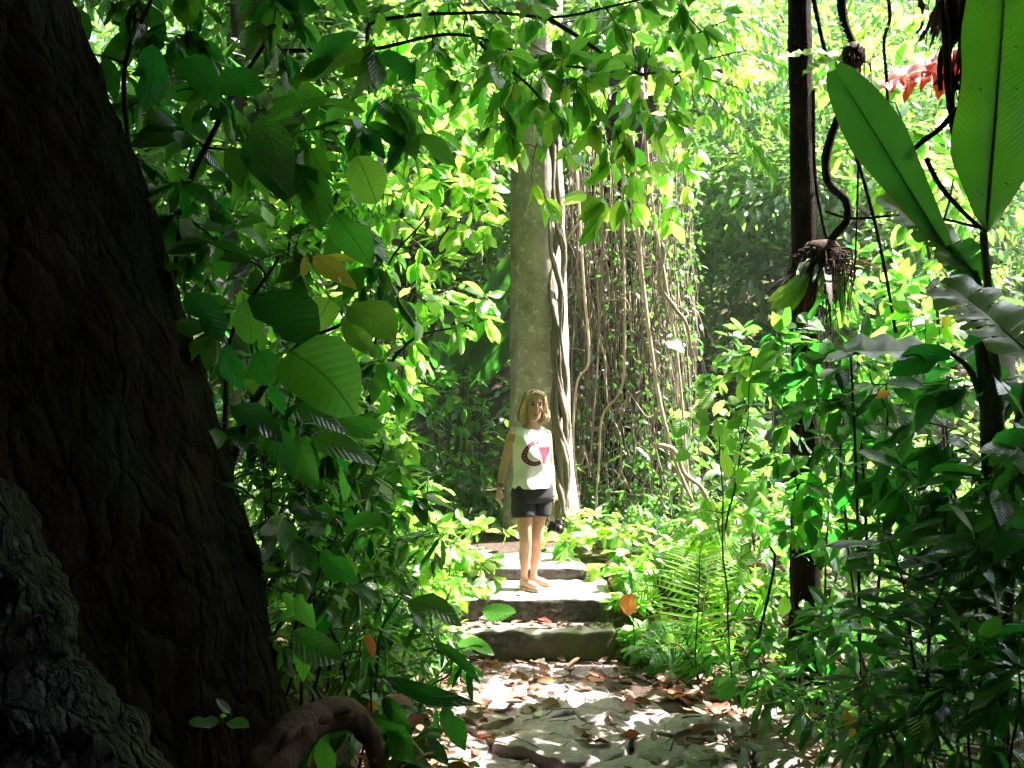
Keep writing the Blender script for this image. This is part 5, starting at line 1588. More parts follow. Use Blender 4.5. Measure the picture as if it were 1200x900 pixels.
def comb_frond(parent, pts, nl, ll, mat, seed, stalk='twig', fill=1.0, face=Vector((0, -1, .4)), wid=.017):
    sp = spline(pts, nl + 1)
    r = random.Random(seed)
    o0 = parent.location
    mb = MB()
    mb.tube([p - o0 for p in sp], taper(.007, .002, nl + 1), 5)
    fr = obj('frond', mesh_py('rachis', mb.v, mb.f, M[stalk]), parent)
    pos, ax, nm, L = [], [], [], []
    for i in range(int(nl * .12), nl):
        t = i / nl
        d = (sp[i + 1] - sp[max(0, i - 1)]).normalized()
        f = frame(d, face)
        for s in (-1, 1):
            pos.append(sp[i] - o0)
            ax.append(f @ Vector((s * 1.0, .22 + .25 * t, r.gauss(0, .05))) + Vector((0, 0, -.05)))
            nm.append(f @ Vector((0, .15, 1)) + Vector((r.gauss(0, .15), 0, .5)))
            L.append(ll * (sin(pi * min(1, .2 + .8 * t)) ** .6) * r.uniform(.9, 1.05))
    L = np.array(L)
    o = obj('leaflets', bulk_mesh('leaflets', np.array(pos), np.array(ax), np.array(nm), L, np.full(len(L), wid), mat, droop=.1), fr)
    tag(o, kind='stuff')


g0 = on_ground(1.32, 6.0)
comb_frond(fp, [g0, P(815, 770, 5.7), P(819, 700, 5.5), P(820, 655, 5.5), P(822, 640, 5.45)], 34, .30, 'leaf_fern', 1)
comb_frond(fp, [g0, P(800, 740, 5.8), P(775, 690, 5.8), P(745, 690, 5.7)], 26, .20, 'leaf_fern', 2)
comb_frond(fp, [g0, P(850, 740, 5.8), P(880, 690, 5.8), P(905, 690, 5.7)], 26, .22, 'leaf_fern', 3)
comb_frond(fp, [g0, P(825, 700, 6.1), P(840, 650, 6.3), P(862, 640, 6.4)], 26, .24, 'leaf_fern', 4)
comb_frond(fp, [g0, P(800, 760, 5.6), P(780, 755, 5.4), P(760, 775, 5.2)], 22, .18, 'leaf_gloss', 5)

# bright ground plants in the full sun right of the steps
spots = [(668, 640, 7.6, 'low sunlit plant touching the right end of the rear step', LM), (735, 672, 7.3, 'low sunlit plant right of the middle step with yellow-green leaves', LM), (735, 648, 7.8, 'sunlit ground plant in the bright patch before the curtain', LM),
         (775, 660, 7.2, 'sunlit ground plant left of the fern palm', LT), (772, 690, 6.9, 'sunlit plant at the corner of the middle step', LT), (690, 615, 8.4, 'pale ground plant below the plaited vine', LM), (800, 640, 7.6, 'sunlit plant behind the fern palm', LM),
         (835, 655, 7.2, 'plant with broad lit leaves behind the fern palm', LT), (798, 735, 6.3, 'small plant in half shade beside the mossy step', MD), (870, 690, 6.6, 'lit plant right of the fern palm', LT), (832, 765, 5.8, 'small plant by the path right of the lowest step', MD), (770, 615, 8.6, 'small plant below the curtain foot', MD),
         (744, 712, 6.5, 'small lit plant against the right end of the middle step', LT), (752, 742, 6.2, 'small plant against the mossy corner of the lowest step', LT), (742, 688, 6.85, 'little yellow-green plant behind the right end of the middle step', LM), (775, 768, 5.95, 'little plant at the path edge before the lowest step', MD),
         (560, 640, 7.9, 'sunlit creeping plant at the left end of the rear step', LM), (525, 655, 7.2, 'sunlit plant on the bank behind the left shrubs', LM), (545, 690, 6.9, 'sunlit plant at the left end of the middle step', LM), (490, 690, 6.4, 'lit plant among the shrubs left of the steps', LT)]
for i, (px, py, d, lab, m) in enumerate(spots):
    c = P(px, py, d)
    b = on_ground(c.x, c.y)
    p = Plant('ground_plant', lab, 'plant', b, 'sunlit ground plants by the steps', 300)
    p.stem_mat = 'twig_green'
    top = max(b.z + .18, min(c.z, b.z + .6))
    tg = []
    for k in range(15):
        a = R.uniform(0, 2 * pi); r = R.uniform(.04, .34) * (.5 if 'little' in lab or 'small' in lab else 1)
        tg.append(Vector((b.x + cos(a) * r, b.y + sin(a) * r, b.z + .05 + (top - b.z) * R.uniform(.35, 1.0))))
    p.grow([[b, b + Vector((.02, 0, .08)), b + Vector((.03, .02, (top - b.z) * .5))]], tg, .007, 4.6, .135, R.choice(['broad', 'oval', 'broad']), [m, m, LT, MD], droop=.4, spread=1.0)
    p.finish()
shrub('broadleaf_shrub', 'bright shrub of upright broad leaves between the fern palm and the curtain foot', 'shrub', on_ground(1.75, 7.2),
      [[on_ground(1.75, 7.2), P(845, 650, 7.1), P(840, 610, 7.0)]], blob(840, 620, 7.0, .34, .3, .2, 22), .012, 5, .17, 'broad', [LT, LM, MD], droop=.2)
shrub('broadleaf_shrub', 'small shrub with rows of pale leaves at the foot of the root curtain', 'shrub', on_ground(1.25, 8.9),
      [[on_ground(1.25, 8.9), P(740, 610, 8.8), P(738, 580, 8.7)]], blob(745, 590, 8.8, .38, .3, .18, 18), .010, 5, .13, 'lance', [MD, GL, MD], droop=.5)
# heart leaf on its own stalk and the leaf tip beside the steps
hl = Plant('single_leaf_plant', 'single orange heart-shaped leaf with a dark green blade above it right of the steps', 'plant', on_ground(.88, 6.0), None, 300)
hl.mb.tube(spline([on_ground(.88, 6.0), P(742, 730, 6.0), P(740, 690, 6.0), P(741, 662, 6.0)], 12), taper(.004, .002, 12), 5)
hand_leaf(hl, (740, 692), (737, 722), 5.98, 5.95, 'round', 'leaf_orange', (0, -1, .2), 'orange leaf')
hand_leaf(hl, (741, 700), (741, 662), 5.98, 5.96, 'lance', GL, (.6, -1, 0))
hand_leaf(hl, (775, 742), (790, 752), 5.4, 5.4, 'round', LT, (0, -1, .2))
hl.finish()
# ------------------------------------------------------------------ fallen leaves
from mathutils.bvhtree import BVHTree
bpy.context.view_layer.update()
VV, FF = [], []
for o in [o for o in scene.objects if o.type == 'MESH' and (o.name.startswith(('paving_stone', 'stone_step')) or o.name in ('ground', 'path'))]:
    b = len(VV)
    mw = o.matrix_world
    VV += [mw @ v.co for v in o.data.vertices]
    FF += [tuple(i + b for i in p.vertices) for p in o.data.polygons]
bvh = BVHTree.FromPolygons(VV, FF)


def drop(x, y):
    h = bvh.ray_cast(Vector((x, y, 2.5)), Vector((0, 0, -1)))
    return (h[0], h[1]) if h[0] is not None else (on_ground(x, y), UP.copy())


def lay(x, y, L, mat, label, group='fallen leaves on the path and steps', var=None, dz=.006, tilt=.3, name='fallen_leaf'):
    q, n = drop(x, y)
    if n.z < .3: n = UP.copy()
    a = R.uniform(0, 2 * pi)
    n = (n + Vector((R.gauss(0, tilt), R.gauss(0, tilt), 0))).normalized()
    ax = Vector((cos(a), sin(a), R.uniform(-.1, .2)))
    o = bpy.data.objects.new(name, leaf_mesh('litter', mat, var if var is not None else R.randrange(7)))
    COL.objects.link(o)
    o.matrix_basis = Matrix.Translation(q + Vector((0, 0, dz + R.random() * .012))) @ frame(ax, n).to_4x4() @ Matrix.Diagonal((L, L, L, 1))
    return tag(o, label, 'leaf', group)


for i in range(235):
    y = 3.9 + 2.3 * R.random() ** .8
    x = R.uniform(-.65, 1.25) if R.random() < .6 else R.choice((R.uniform(-.7, -.1), R.uniform(.95, 1.0 + .6 * sstep(6, 4.4, y))))
    m = R.choices(['litter', 'litter_pale', 'litter_red'], (7, 2, 1))[0]
    where = ('by the foot of the lowest step' if y > 5.85 else 'on the far flagstones' if y > 5.4 else 'on the middle flagstones' if y > 4.7 else 'on the nearest flagstones') + (', left path edge' if x < -.15 else ', right path edge' if x > .85 else ', mid path')
    lay(x, y, R.uniform(.06, .16), m, {'litter': 'curled brown fallen leaf ', 'litter_pale': 'pale bleached fallen leaf ', 'litter_red': 'reddish fallen leaf '}[m] + where)
for i in range(46):
    x, m = R.uniform(-.5, .7), R.choice(['litter', 'litter', 'litter_pale'])
    lay(x, R.uniform(6.30, 6.48), R.uniform(.05, .10), m, ('small brown' if m == 'litter' else 'small pale') + ' fallen leaf on the lowest step, ' + ('left' if x < -.1 else 'middle' if x < .3 else 'right') + ' part of tread', dz=.004)
for i in range(5):
    lay(R.uniform(-.4, .1), R.uniform(6.6, 7.0), R.uniform(.05, .08), 'litter_pale', 'small pale fallen leaf on the middle step beside the sandals', dz=.004)
lay(.30, 6.42, .13, 'litter_red', 'large bright red fallen leaf on the lowest step', var=2)
lay(.06, 6.62, .09, 'litter_red', 'orange red fallen leaf at the toes of the woman on the middle step', var=4)
lay(-.12, 6.08, .13, 'leaf_orange', 'orange fallen leaf at the foot of the lowest step')
lay(.62, 5.72, .14, 'leaf_orange', 'broad orange fallen leaf on the flagstones right of the middle')
lay(1.13, 5.45, .18, 'leaf_orange', 'rusty fallen leaf at the right edge of the path')
lay(.02, 4.95, .22, 'litter_pale', 'large pale upturned fallen leaf on the big flagstone', var=3)
lay(.72, 4.35, .20, 'leaf_gloss', 'grey green fallen leaf on the near right flagstone', var=3)
lay(.55, 4.72, .20, 'litter_pale', 'broad white fallen leaf beside the mossy boulder stone', var=5)
# litter on the soil, past counting
n = 5200
xx = np.concatenate([NR.uniform(-1.6, -.35, n // 2), NR.uniform(.6, 2.8, n - n // 2)])
yy = NR.uniform(2.6, 8.4, n)
xx += np.where((xx > 0) & (yy < 6.1), np.clip((6.3 - yy) * .45, 0, .85), 0)
pos = np.array([tuple(drop(x, y)[0]) for x, y in zip(xx, yy)])
keep = ~((pos[:, 0] > -.62) & (pos[:, 0] < .72) & (pos[:, 1] > 6.2))
pos = pos[keep]
pos[:, 2] += NR.uniform(.005, .035, len(pos))
n = len(pos)
ax = rand_dirs(n, .2)
nm = np.tile([0, 0, 1.0], (n, 1)) + NR.normal(size=(n, 3)) * .35
L = NR.uniform(.05, .13, n)
tag(obj('leaf_litter', bulk_mesh('leaf_litter', pos, ax, nm, L, L * NR.uniform(.3, .5, n), 'litter', droop=-.15, fold=.3)), kind='stuff')
n = 900
xx = NR.uniform(-.7, 1.5, n); yy = NR.uniform(3.8, 6.2, n)
pos = np.array([tuple(drop(x, y)[0]) for x, y in zip(xx, yy)])
low = np.array([(noise.noise(Vector((x * 2.2, y * 2.2, 3))) > .12 and y > 5.0) or x < -.2 or x > .8 + .6 * sstep(6, 4.4, y) for x, y in zip(xx, yy)])
pos = pos[low]; n = len(pos)
pos[:, 2] += NR.uniform(.004, .014, n)
ax = rand_dirs(n, .15)
nm = np.tile([0, 0, 1.0], (n, 1)) + NR.normal(size=(n, 3)) * .25
L = NR.uniform(.025, .085, n)
tag(obj('leaf_litter', bulk_mesh('leaf_litter', pos, ax, nm, L, L * NR.uniform(.3, .55, n), 'litter', droop=-.2, fold=.3)), kind='stuff')
# crumbs and twigs between the stones
tw = MB()
for i in range(160):
    x, y = R.uniform(-.7, 1.3), R.uniform(3.8, 6.15)
    q, _ = drop(x, y)
    a = R.uniform(0, pi)
    l = R.uniform(.04, .16)
    d = Vector((cos(a), sin(a), R.uniform(-.05, .1))) * l
    tw.tube([q + Vector((0, 0, .006)), q + d * .5 + Vector((R.gauss(0, .006), R.gauss(0, .006), .010)), q + d + Vector((0, 0, .006))], R.uniform(.0015, .004), 4)
tag(tw.build('twig_litter', M['twig'], origin=(0, 0, 0)), kind='stuff')

# ------------------------------------------------------------------ the woman
FOOT = Vector((.136, 6.80, .372))
pe = empty('person', FOOT, 'blond woman in a white sleeveless shirt and dark shorts standing on the middle step', 'person')
PSI = radians(30)


def W(x, y, z): return FOOT + Vector((x, y, z))


def ring(cx, cy, z, rx, ry, yaw=PSI, seg=28, back=None, tilt=0.0):
    l = Vector((cos(yaw), sin(yaw), 0)); f = Vector((sin(yaw), -cos(yaw), 0))
    out = []
    for k in range(seg):
        a = 2 * pi * k / seg
        s = sin(a)
        r2 = ry if s >= 0 or back is None else back
        out.append(W(cx, cy, z) + l * rx * cos(a) + f * r2 * s + Vector((0, 0, tilt * cos(a))))
    return out


def simple_mat(name, col, rough=.6, nscale=0, namp=.0, sss=0.0, spec=.4):
    k = NT(name)
    c = col
    if nscale:
        co = k.stretch(1, 1, 1)
        nn = k.noise(nscale, 4, .6, co)
        c = k.ramp(nn, [(.3, tuple(x * (1 - namp) for x in col)), (.7, tuple(min(1, x * (1 + namp)) for x in col))])
    p = k.pbsdf(c, rough, None, spec)
    if sss:
        p.inputs['Subsurface Weight'].default_value = sss
        p.inputs['Subsurface Radius'].default_value = (.02, .008, .004)
        p.inputs['Subsurface Scale'].default_value = .5
    return k.done(p.outputs[0])


M['skin'] = simple_mat('skin', (.58, .335, .24), .5, 30, .08, .12)
k = NT('hair')
ge = k.n("ShaderNodeNewGeometry")
M['hair'] = k.done(k.pbsdf(k.ramp(ge.outputs['Random Per Island'], [(.0, (.34, .19, .085)), (.45, (.62, .41, .22)), (1.0, (.84, .66, .44))]), .34, None, .7).outputs[0])
M['shorts'] = simple_mat('shorts', (.020, .018, .026), .8, 80, .2)
M['lip'] = simple_mat('lip', (.42, .09, .08), .4)
M['eye'] = simple_mat('eye', (.03, .018, .012), .15)
M['brow'] = simple_mat('brow', (.16, .09, .05), .8)
M['sandal'] = simple_mat('sandal', (.80, .74, .68), .5)
M['sole'] = simple_mat('sole', (.60, .52, .44), .7)
M['black_plastic'] = simple_mat('black_plastic', (.015, .015, .017), .4, 90, .2)
M['lens_glass'] = simple_mat('lens_glass', (.01, .01, .02), .05, spec=.9)
M['band_red'] = simple_mat('band_red', (.20, .03, .05), .6)
M['band_dark'] = simple_mat('band_dark', (.03, .025, .025), .5)

body = MB()
# torso
body.loft([ring(.030, .01, .70, .12, .09), ring(.030, .01, .76, .158, .108), ring(.030, .01, .82, .160, .108), ring(.028, .01, .90, .142, .096), ring(.024, .005, .97, .128, .088), ring(.016, .0, 1.06, .134, .094),
           ring(.008, -.005, 1.14, .146, .108, back=.09), ring(.006, -.005, 1.20, .150, .095), ring(.006, 0, 1.25, .135, .072), ring(.010, 0, 1.285, .072, .056), ring(.018, -.005, 1.33, .050, .050), ring(.026, -.01, 1.40, .047, .048)])
# head
HC = Vector((.038, -.015, 1.452))
HY = radians(14)


def hp(x, f, z):
    """head space: x to her left, f forward, z up"""
    q = Matrix.Rotation(radians(3), 3, 'Y') @ Vector((x, -f, z))
    q = Matrix.Rotation(HY, 3, 'Z') @ q
    return FOOT + HC + q


hr = []
for z, rx, fr_, bk in [(-.116, .020, .070, -.03), (-.108, .034, .080, .0), (-.09, .047, .084, .03), (-.06, .057, .085, .06), (-.02, .064, .086, .085), (.02, .067, .083, .094), (.055, .068, .083, .097), (.085, .060, .072, .085), (.105, .042, .048, .06), (.114, .015, .02, .02)]:
    r_ = []
    for k in range(24):
        a = 2 * pi * k / 24
        s = sin(a)
        r_.append(hp(rx * cos(a), (fr_ if s > 0 else bk) * s, z))
    hr.append(r_)
body.loft(hr)
body.tube([hp(0, .078, .030), hp(0, .092, .0), hp(0, .104, -.022), hp(0, .086, -.036)], [.006, .009, .0125, .007], 8)     # nose
body.tube([hp(-.014, .080, -.030), hp(.014, .080, -.030)], .009, 6)
body.tube([hp(-.018, .078, -.066), hp(0, .083, -.066), hp(.018, .078, -.066)], .008, 6)                                   # mouth swell
body.tube([hp(-.046, .066, .032), hp(-.02, .080, .034), hp(.02, .080, .034), hp(.046, .062, .032)], .0075, 6)               # brow ridge
for s in (-1, 1):
    body.tube([hp(s * .034, .066, -.012), hp(s * .044, .054, -.034)], .020, 8)                                             # cheek
    body.tube([hp(s * .066, .0, .02), hp(s * .073, -.008, .005), hp(s * .067, .0, -.03)], .010, 6)                        # ear
# arms
def arm(sh, el, wr, seg=14):
    sp = spline([sh, sh.lerp(el, .5) + Vector((0, .004, 0)), el, el.lerp(wr, .4), wr], 18)
    body.tube(sp, [.040, .044, .044, .042, .040, .038, .037, .0355, .034, .0335, .034, .0345, .034, .032, .029, .026, .0235, .022], seg)


def hand(wr, pd, side, curl, thumb):
    """pd: direction from wrist to knuckles; side: across the palm to the thumb; curl: where the fingers bend to"""
    pd, side, curl = pd.normalized(), side.normalized(), curl.normalized()
    kn = wr + pd * .082
    body.tube([wr - pd * .01, wr + pd * .02, wr + pd * .05, kn, kn + pd * .012], [.020, .024, .028, .028, .020], 12, flat=None)
    for i, (o, l) in enumerate(((.027, .066), (.010, .074), (-.008, .069), (-.025, .054))):
        b = wr + pd * .070 + side * o
        d1 = (pd + curl * (.22 + .05 * i)).normalized()
        d2 = (pd + curl * (.75 + .1 * i)).normalized()
        d3 = (pd + curl * (1.3 + .1 * i)).normalized()
        p1 = b + d1 * l * .55
        p2 = p1 + d2 * l * .34
        p3 = p2 + d3 * l * .26
        body.tube([b, p1, p2, p3], [.0092, .0086, .0078, .0062], 8)
    t0 = wr + pd * .025 + side * .020
    t1 = t0 + (side * .8 + pd * .7 + curl * thumb).normalized() * .034
    t2 = t1 + (side * .25 + pd * 1.0 + curl * thumb).normalized() * .030
    body.tube([t0, t1, t2], [.013, .0098, .0075], 8)


shR, elR, wrR = W(-.130, -.075, 1.238), W(-.196, -.045, .985), W(-.232, -.115, .812)
arm(shR, elR, wrR)
hand(wrR, Vector((-.10, -.22, -.9)), Vector((.35, -.9, .15)), Vector((.75, .25, -.1)), .25)
shL, elL, wrL = W(.136, .075, 1.238), W(.172, .19, .985), W(.196, .10, .775)
arm(shL, elL, wrL)
hand(wrL, Vector((.12, -.15, -.9)), Vector((-.2, -.9, .1)), Vector((-.75, .3, 0)), .3)
body.tube([W(-.095, -.05, 1.235), shR + Vector((0, 0, -.015)), W(-.140, -.075, 1.17)], [.046, .044, .042], 12)
body.tube([W(.10, .05, 1.235), shL + Vector((0, 0, -.015)), W(.142, .085, 1.17)], [.046, .044, .042], 12)
# legs
def leg(hp_, kn, an, toe, heel):
    sp = spline([hp_, hp_.lerp(kn, .5), kn, kn.lerp(an, .35) + Vector((0, .012, 0)), kn.lerp(an, .7), an], 26)
    rad = [.078, .078, .077, .075, .072, .069, .065, .061, .057, .054, .052, .050, .048, .0475, .048, .049, .0495, .048, .045, .041, .037, .033, .030, .0275, .027, .027]
    body.tube(sp, rad, 16)
    body.tube([heel + Vector((0, 0, .006)), heel.lerp(toe, .3) + Vector((0, 0, .016)), heel.lerp(toe, .62) + Vector((0, 0, .008)), toe], [.027, .032, .033, .020], 12)
    body.tube([an, heel.lerp(toe, .25) + Vector((0, 0, .022))], [.031, .030], 12)
    for k in range(5):
        d = (toe - heel).normalized()
        s = d.cross(UP)
        b = toe - d * .014 + s * (.026 - .013 * k)
        body.tube([b, b + d * (.030 - .004 * abs(k - 1)) + Vector((0, 0, -.004))], [.0085, .0070], 6)


LEGS = [(W(-.052, -.035, .74), W(-.028, -.055, .40), W(-.040, .0, .085), W(.075, -.125, .028), W(-.062, .022, .034)),
        (W(.092, .035, .74), W(.058, .035, .41), W(.036, .085, .088), W(.172, .005, .028), W(.008, .10, .034))]
for a in LEGS: leg(*a)
bo = body.build('body', M['skin'], pe)
md = bo.modifiers.new('remesh', 'REMESH'); md.mode = 'VOXEL'; md.voxel_size = .0052; md.use_smooth_shade = True
sm = bo.modifiers.new('smooth', 'SMOOTH'); sm.factor = .5; sm.iterations = 3


def folds(mb, amp, seed, zmul=1.6, fs=9):
    for v in mb.v:
        c = FOOT + Vector((.02, 0, v.z - FOOT.z))
        d = Vector((v.x - c.x, v.y - c.y, 0))
        if d.length > .01:
            v += d.normalized() * amp * (noise.noise(Vector((v.x * fs + seed, v.y * fs, v.z * fs * zmul))) + .6 * noise.noise(Vector((v.x * fs * 2.3, v.y * fs * 2.3, v.z * fs * 1.2 + seed))))


# shirt with the flat print on its front
k = NT('shirt_cloth')
tc = k.n("ShaderNodeTexCoord")
sp = k.n("ShaderNodeSeparateXYZ")
k.l(tc.outputs['UV'], sp.inputs[0])          # u: across the chest in metres + .5, v: height in metres
u = k.math('SUBTRACT', sp.outputs[0], .5)
v = sp.outputs[1]
dx = k.math('DIVIDE', k.math('ADD', u, .030), 1.0)
dz = k.math('SUBTRACT', v, 1.082)
rad = k.math('SQRT', k.math('ADD', k.math('MULTIPLY', dx, dx), k.math('MULTIPLY', dz, dz)))
rg = k.math('MULTIPLY', k.math('GREATER_THAN', rad, .062), k.math('LESS_THAN', rad, .098))
ang = k.math('ARCTAN2', dz, dx)
opening = k.math('MULTIPLY', k.math('GREATER_THAN', ang, -.95), k.math('LESS_THAN', ang, 1.15))
cmask = k.math('MULTIPLY', rg, k.math('SUBTRACT', 1.0, opening))
ph = k.math('FRACT', k.math('MULTIPLY', ang, 3.2))
dots = k.math('MULTIPLY', k.math('LESS_THAN', k.math('ABSOLUTE', k.math('SUBTRACT', rad, .080)), .006), k.math('LESS_THAN', k.math('ABSOLUTE', k.math('SUBTRACT', ph, .5)), .14))
# shield: flat top, sides run together to a point
sx = k.math('SUBTRACT', u, .060)
top = k.math('LESS_THAN', v, 1.132)
halfw = k.math('MULTIPLY', k.math('POWER', k.math('MAXIMUM', k.math('DIVIDE', k.math('SUBTRACT', v, .992), .140), .0), .5), .058)
shield = k.math('MULTIPLY', top, k.math('LESS_THAN', k.math('ABSOLUTE', sx), halfw))
tcu = k.n("ShaderNodeCombineXYZ")
k.l(u, tcu.inputs[0]); k.l(v, tcu.inputs[1])
pn = k.noise(120, 3, .7, tcu.outputs[0])
wv = k.noise(14, 4, .6, k.stretch(1, 1, 1))
front = k.n("ShaderNodeAttribute", attribute_name='front')
white = k.ramp(wv, [(.3, (.76, .76, .77)), (.7, (.84, .84, .83))])
c = k.mix(k.math('MULTIPLY', cmask, front.outputs['Fac']), white, (.13, .018, .040))
c = k.mix(k.math('MULTIPLY', k.math('MULTIPLY', dots, cmask), front.outputs['Fac']), c, (.34, .20, .22))
c = k.mix(k.math('MULTIPLY', shield, front.outputs['Fac']), c, k.ramp(pn, [(.42, (.24, .02, .055)), (.70, (.50, .13, .19))]))
p_ = k.pbsdf(c, .85, None, .2)
M['shirt'] = k.done(p_.outputs[0])
mb = MB()
SEG = 48
shirt_rings = [(.028, .012, .806, .176, .128, .128), (.028, .012, .812, .180, .130, .130), (.026, .01, .86, .172, .124, .122), (.022, .008, .92, .156, .114, .110), (.018, .004, .98, .146, .112, .106), (.014, 0, 1.04, .149, .120, .106), (.010, -.003, 1.10, .160, .130, .108),
               (.008, -.004, 1.15, .164, .128, .106), (.006, -.003, 1.19, .162, .112, .100), (.006, -.002, 1.222, .168, .096, .090), (.006, 0, 1.244, .170, .080, .080), (.008, 0, 1.262, .150, .070, .072), (.010, 0, 1.284, .112, .066, .066), (.012, -.004, 1.297, .090, .064, .062), (.013, -.006, 1.288, .080, .060, .058)]
rings = [ring(cx, cy, z, rx, ry, seg=SEG, back=bk) for cx, cy, z, rx, ry, bk in shirt_rings]
for q, r_ in enumerate(rings[-4:]):                       # scooped neckline at the front
    for k_ in range(SEG):
        s = max(0, sin(2 * pi * k_ / SEG))
        r_[k_].z -= (.006, .022, .040, .046)[q] * s ** 1.5
mb.loft(rings, cap=False)
folds(mb, .011, 3, 1.2, 8)
for v in mb.v:                                             # pulls from the waist to the shoulder, and a loose hem
    z = v.z - FOOT.z
    x = (v - FOOT).x
    k_ = .012 * sin(38 * (z * .8 + x * .9) + 5 * noise.noise(v * 6)) * (1 if z < 1.2 else .3) + .016 * sin(x * 46 + 2) * max(0, (.96 - z) / .15) + .010 * sin(22 * (z * 1.2 - x) + 3 * noise.noise(v * 4))
    v += Vector((sin(PSI), -cos(PSI), 0)) * k_
me = mesh_py('shirt', [v_ - FOOT for v_ in mb.v], mb.f, M['shirt'])
li = np.empty(len(me.loops), dtype=np.int32); me.loops.foreach_get("vertex_index", li)
lx = Vector((cos(PSI), sin(PSI), 0)); fx = Vector((sin(PSI), -cos(PSI), 0))
uvs = np.array([(lx.dot(v_ - FOOT) + .5 - .010, v_.z - FOOT.z) for v_ in mb.v], dtype=np.float32)
me.uv_layers.new(name="UVMap").data.foreach_set("uv", uvs[li].ravel())
fa = me.attributes.new('front', 'FLOAT', 'POINT')
fa.data.foreach_set('value', [1.0 if fx.dot(v_ - FOOT) > .0 else 0.0 for v_ in mb.v])
sh = obj('shirt', me, pe)
s_ = sh.modifiers.new('thick', 'SOLIDIFY'); s_.thickness = .003
s_ = sh.modifiers.new('sub', 'SUBSURF'); s_.levels = s_.render_levels = 1
# shorts
mb = MB()
mb.loft([ring(.030, .01, .835, .168, .118), ring(.030, .01, .79, .178, .124), ring(.030, .008, .74, .180, .124), ring(.028, .005, .69, .172, .120)], cap=True)
for hip, kn in ((LEGS[0][0], LEGS[0][1]), (LEGS[1][0], LEGS[1][1])):
    ps = [hip + Vector((0, 0, .05)), hip.lerp(kn, .18), hip.lerp(kn, .34), hip.lerp(kn, .47)]
    mb.tube(spline(ps, 10), [.090, .094, .096, .097, .098, .099, .100, .101, .102, .102], 24, cap=False)
folds(mb, .006, 8)
so_ = mb.build('shorts', M['shorts'], pe)
s_ = so_.modifiers.new('thick', 'SOLIDIFY'); s_.thickness = .004

# face
mb = MB()
for s in (-1, 1):
    mb.tube([hp(s * .0405, .0705, .012), hp(s * .030, .0765, .013), hp(s * .0195, .0785, .011)], [.0045, .0082, .0045], 8)
mb.build('eyes', M['eye'], pe)
mb = MB()
for s in (-1, 1):
    mb.tube([hp(s * .048, .068, .030), hp(s * .034, .080, .036), hp(s * .016, .086, .033)], [.0025, .0042, .0038], 6)
mb.build('eyebrows', M['brow'], pe)
mb = MB()
mb.tube([hp(-.022, .078, -.062), hp(-.008, .088, -.060), hp(0, .089, -.062), hp(.008, .088, -.060), hp(.022, .078, -.062)], [.003, .0058, .0052, .0058, .003], 8)
mb.tube([hp(-.019, .079, -.066), hp(0, .088, -.070), hp(.019, .079, -.066)], [.002, .006, .002], 8)
mb.build('lips', M['lip'], pe)

# hair: a bob of many locks falling from a side parting to the shoulders
mb = MB()
hr = []
for z, rx, fr_, bk in [(-.02, .074, -.02, .098), (.03, .077, .02, .106), (.07, .077, .076, .106), (.10, .064, .066, .090), (.122, .036, .036, .05), (.130, .010, .01, .012)]:
    hr.append([hp(rx * cos(a), (fr_ if sin(a) > 0 else bk) * sin(a) if fr_ > 0 or sin(a) < 0 else -.02 * sin(a), z) for a in [2 * pi * k_ / 24 for k_ in range(24)]])
mb.loft(hr)
rh = random.Random(4)
for i in range(420):
    a = rh.uniform(-pi, pi)                                # 0 = front, round the head
    if abs(a) < 1.0: a = (1.0 + rh.uniform(0, .25)) * (1 if a > 0 else -1)
    sd = sin(a)
    fw = cos(a)
    lk = int((a + pi) / (2 * pi) * 22); lo, ll = noise.noise(Vector((lk * 7.7, 1.3, 0))), noise.noise(Vector((lk * 5.1, 9.3, 2)))
    part = Vector((-.012, rh.uniform(-.03, .055), .128))
    jit = lambda s: rh.uniform(-s, s)
    R1 = 1 + jit(.07) + .30 * lo
    e = rh.uniform(-.128, -.098) + .05 * ll
    p1 = Vector((sd * .066 * R1, fw * .076 if fw < 0 else fw * .082 + .012, .102))
    p2 = Vector((sd * .088 * R1, fw * .104 if fw < 0 else fw * .070, .035))
    p3 = Vector((sd * .101 * R1 + jit(.010), fw * .116 if fw < 0 else fw * .066, -.045))
    p4 = Vector((sd * (.106 + jit(.014) + .05 * lo), fw * .112 if fw < 0 else fw * .060 + jit(.01), e * .75))
    p5 = Vector((sd * (.098 + jit(.02) + .07 * ll), fw * .098 if fw < 0 else fw * .054 + jit(.012), e))
    pts = spline([hp(q.x, q.y, q.z) for q in (part, p1, p2, p3, p4, p5)], 16)
    mb.tube(pts, [r_ * rh.choice((.45, .6, .9)) for r_ in (.005, .007, .008, .009, .009, .009, .009, .009, .009, .009, .0085, .008, .007, .006, .004, .001)], 5, cap=False)
for i in range(26):                                        # fringe swept to the sides of the forehead
    s = 1 if i % 2 else -1
    t = rh.uniform(0, 1)
    q = [Vector((-.012, .03 + .05 * t, .126 - .02 * t)), Vector((s * (.034 + .015 * t), .074, .102 - .015 * t)), Vector((s * (.064 + rh.uniform(-.004, .006)), .056, .066)), Vector((s * .082, .034, .01)), Vector((s * .092, .018, -.05 - .05 * t))]
    mb.tube(spline([hp(*p) for p in q], 12), taper(.008, .003, 12), 5, cap=False)
mb.build('hair', M['hair'], pe)

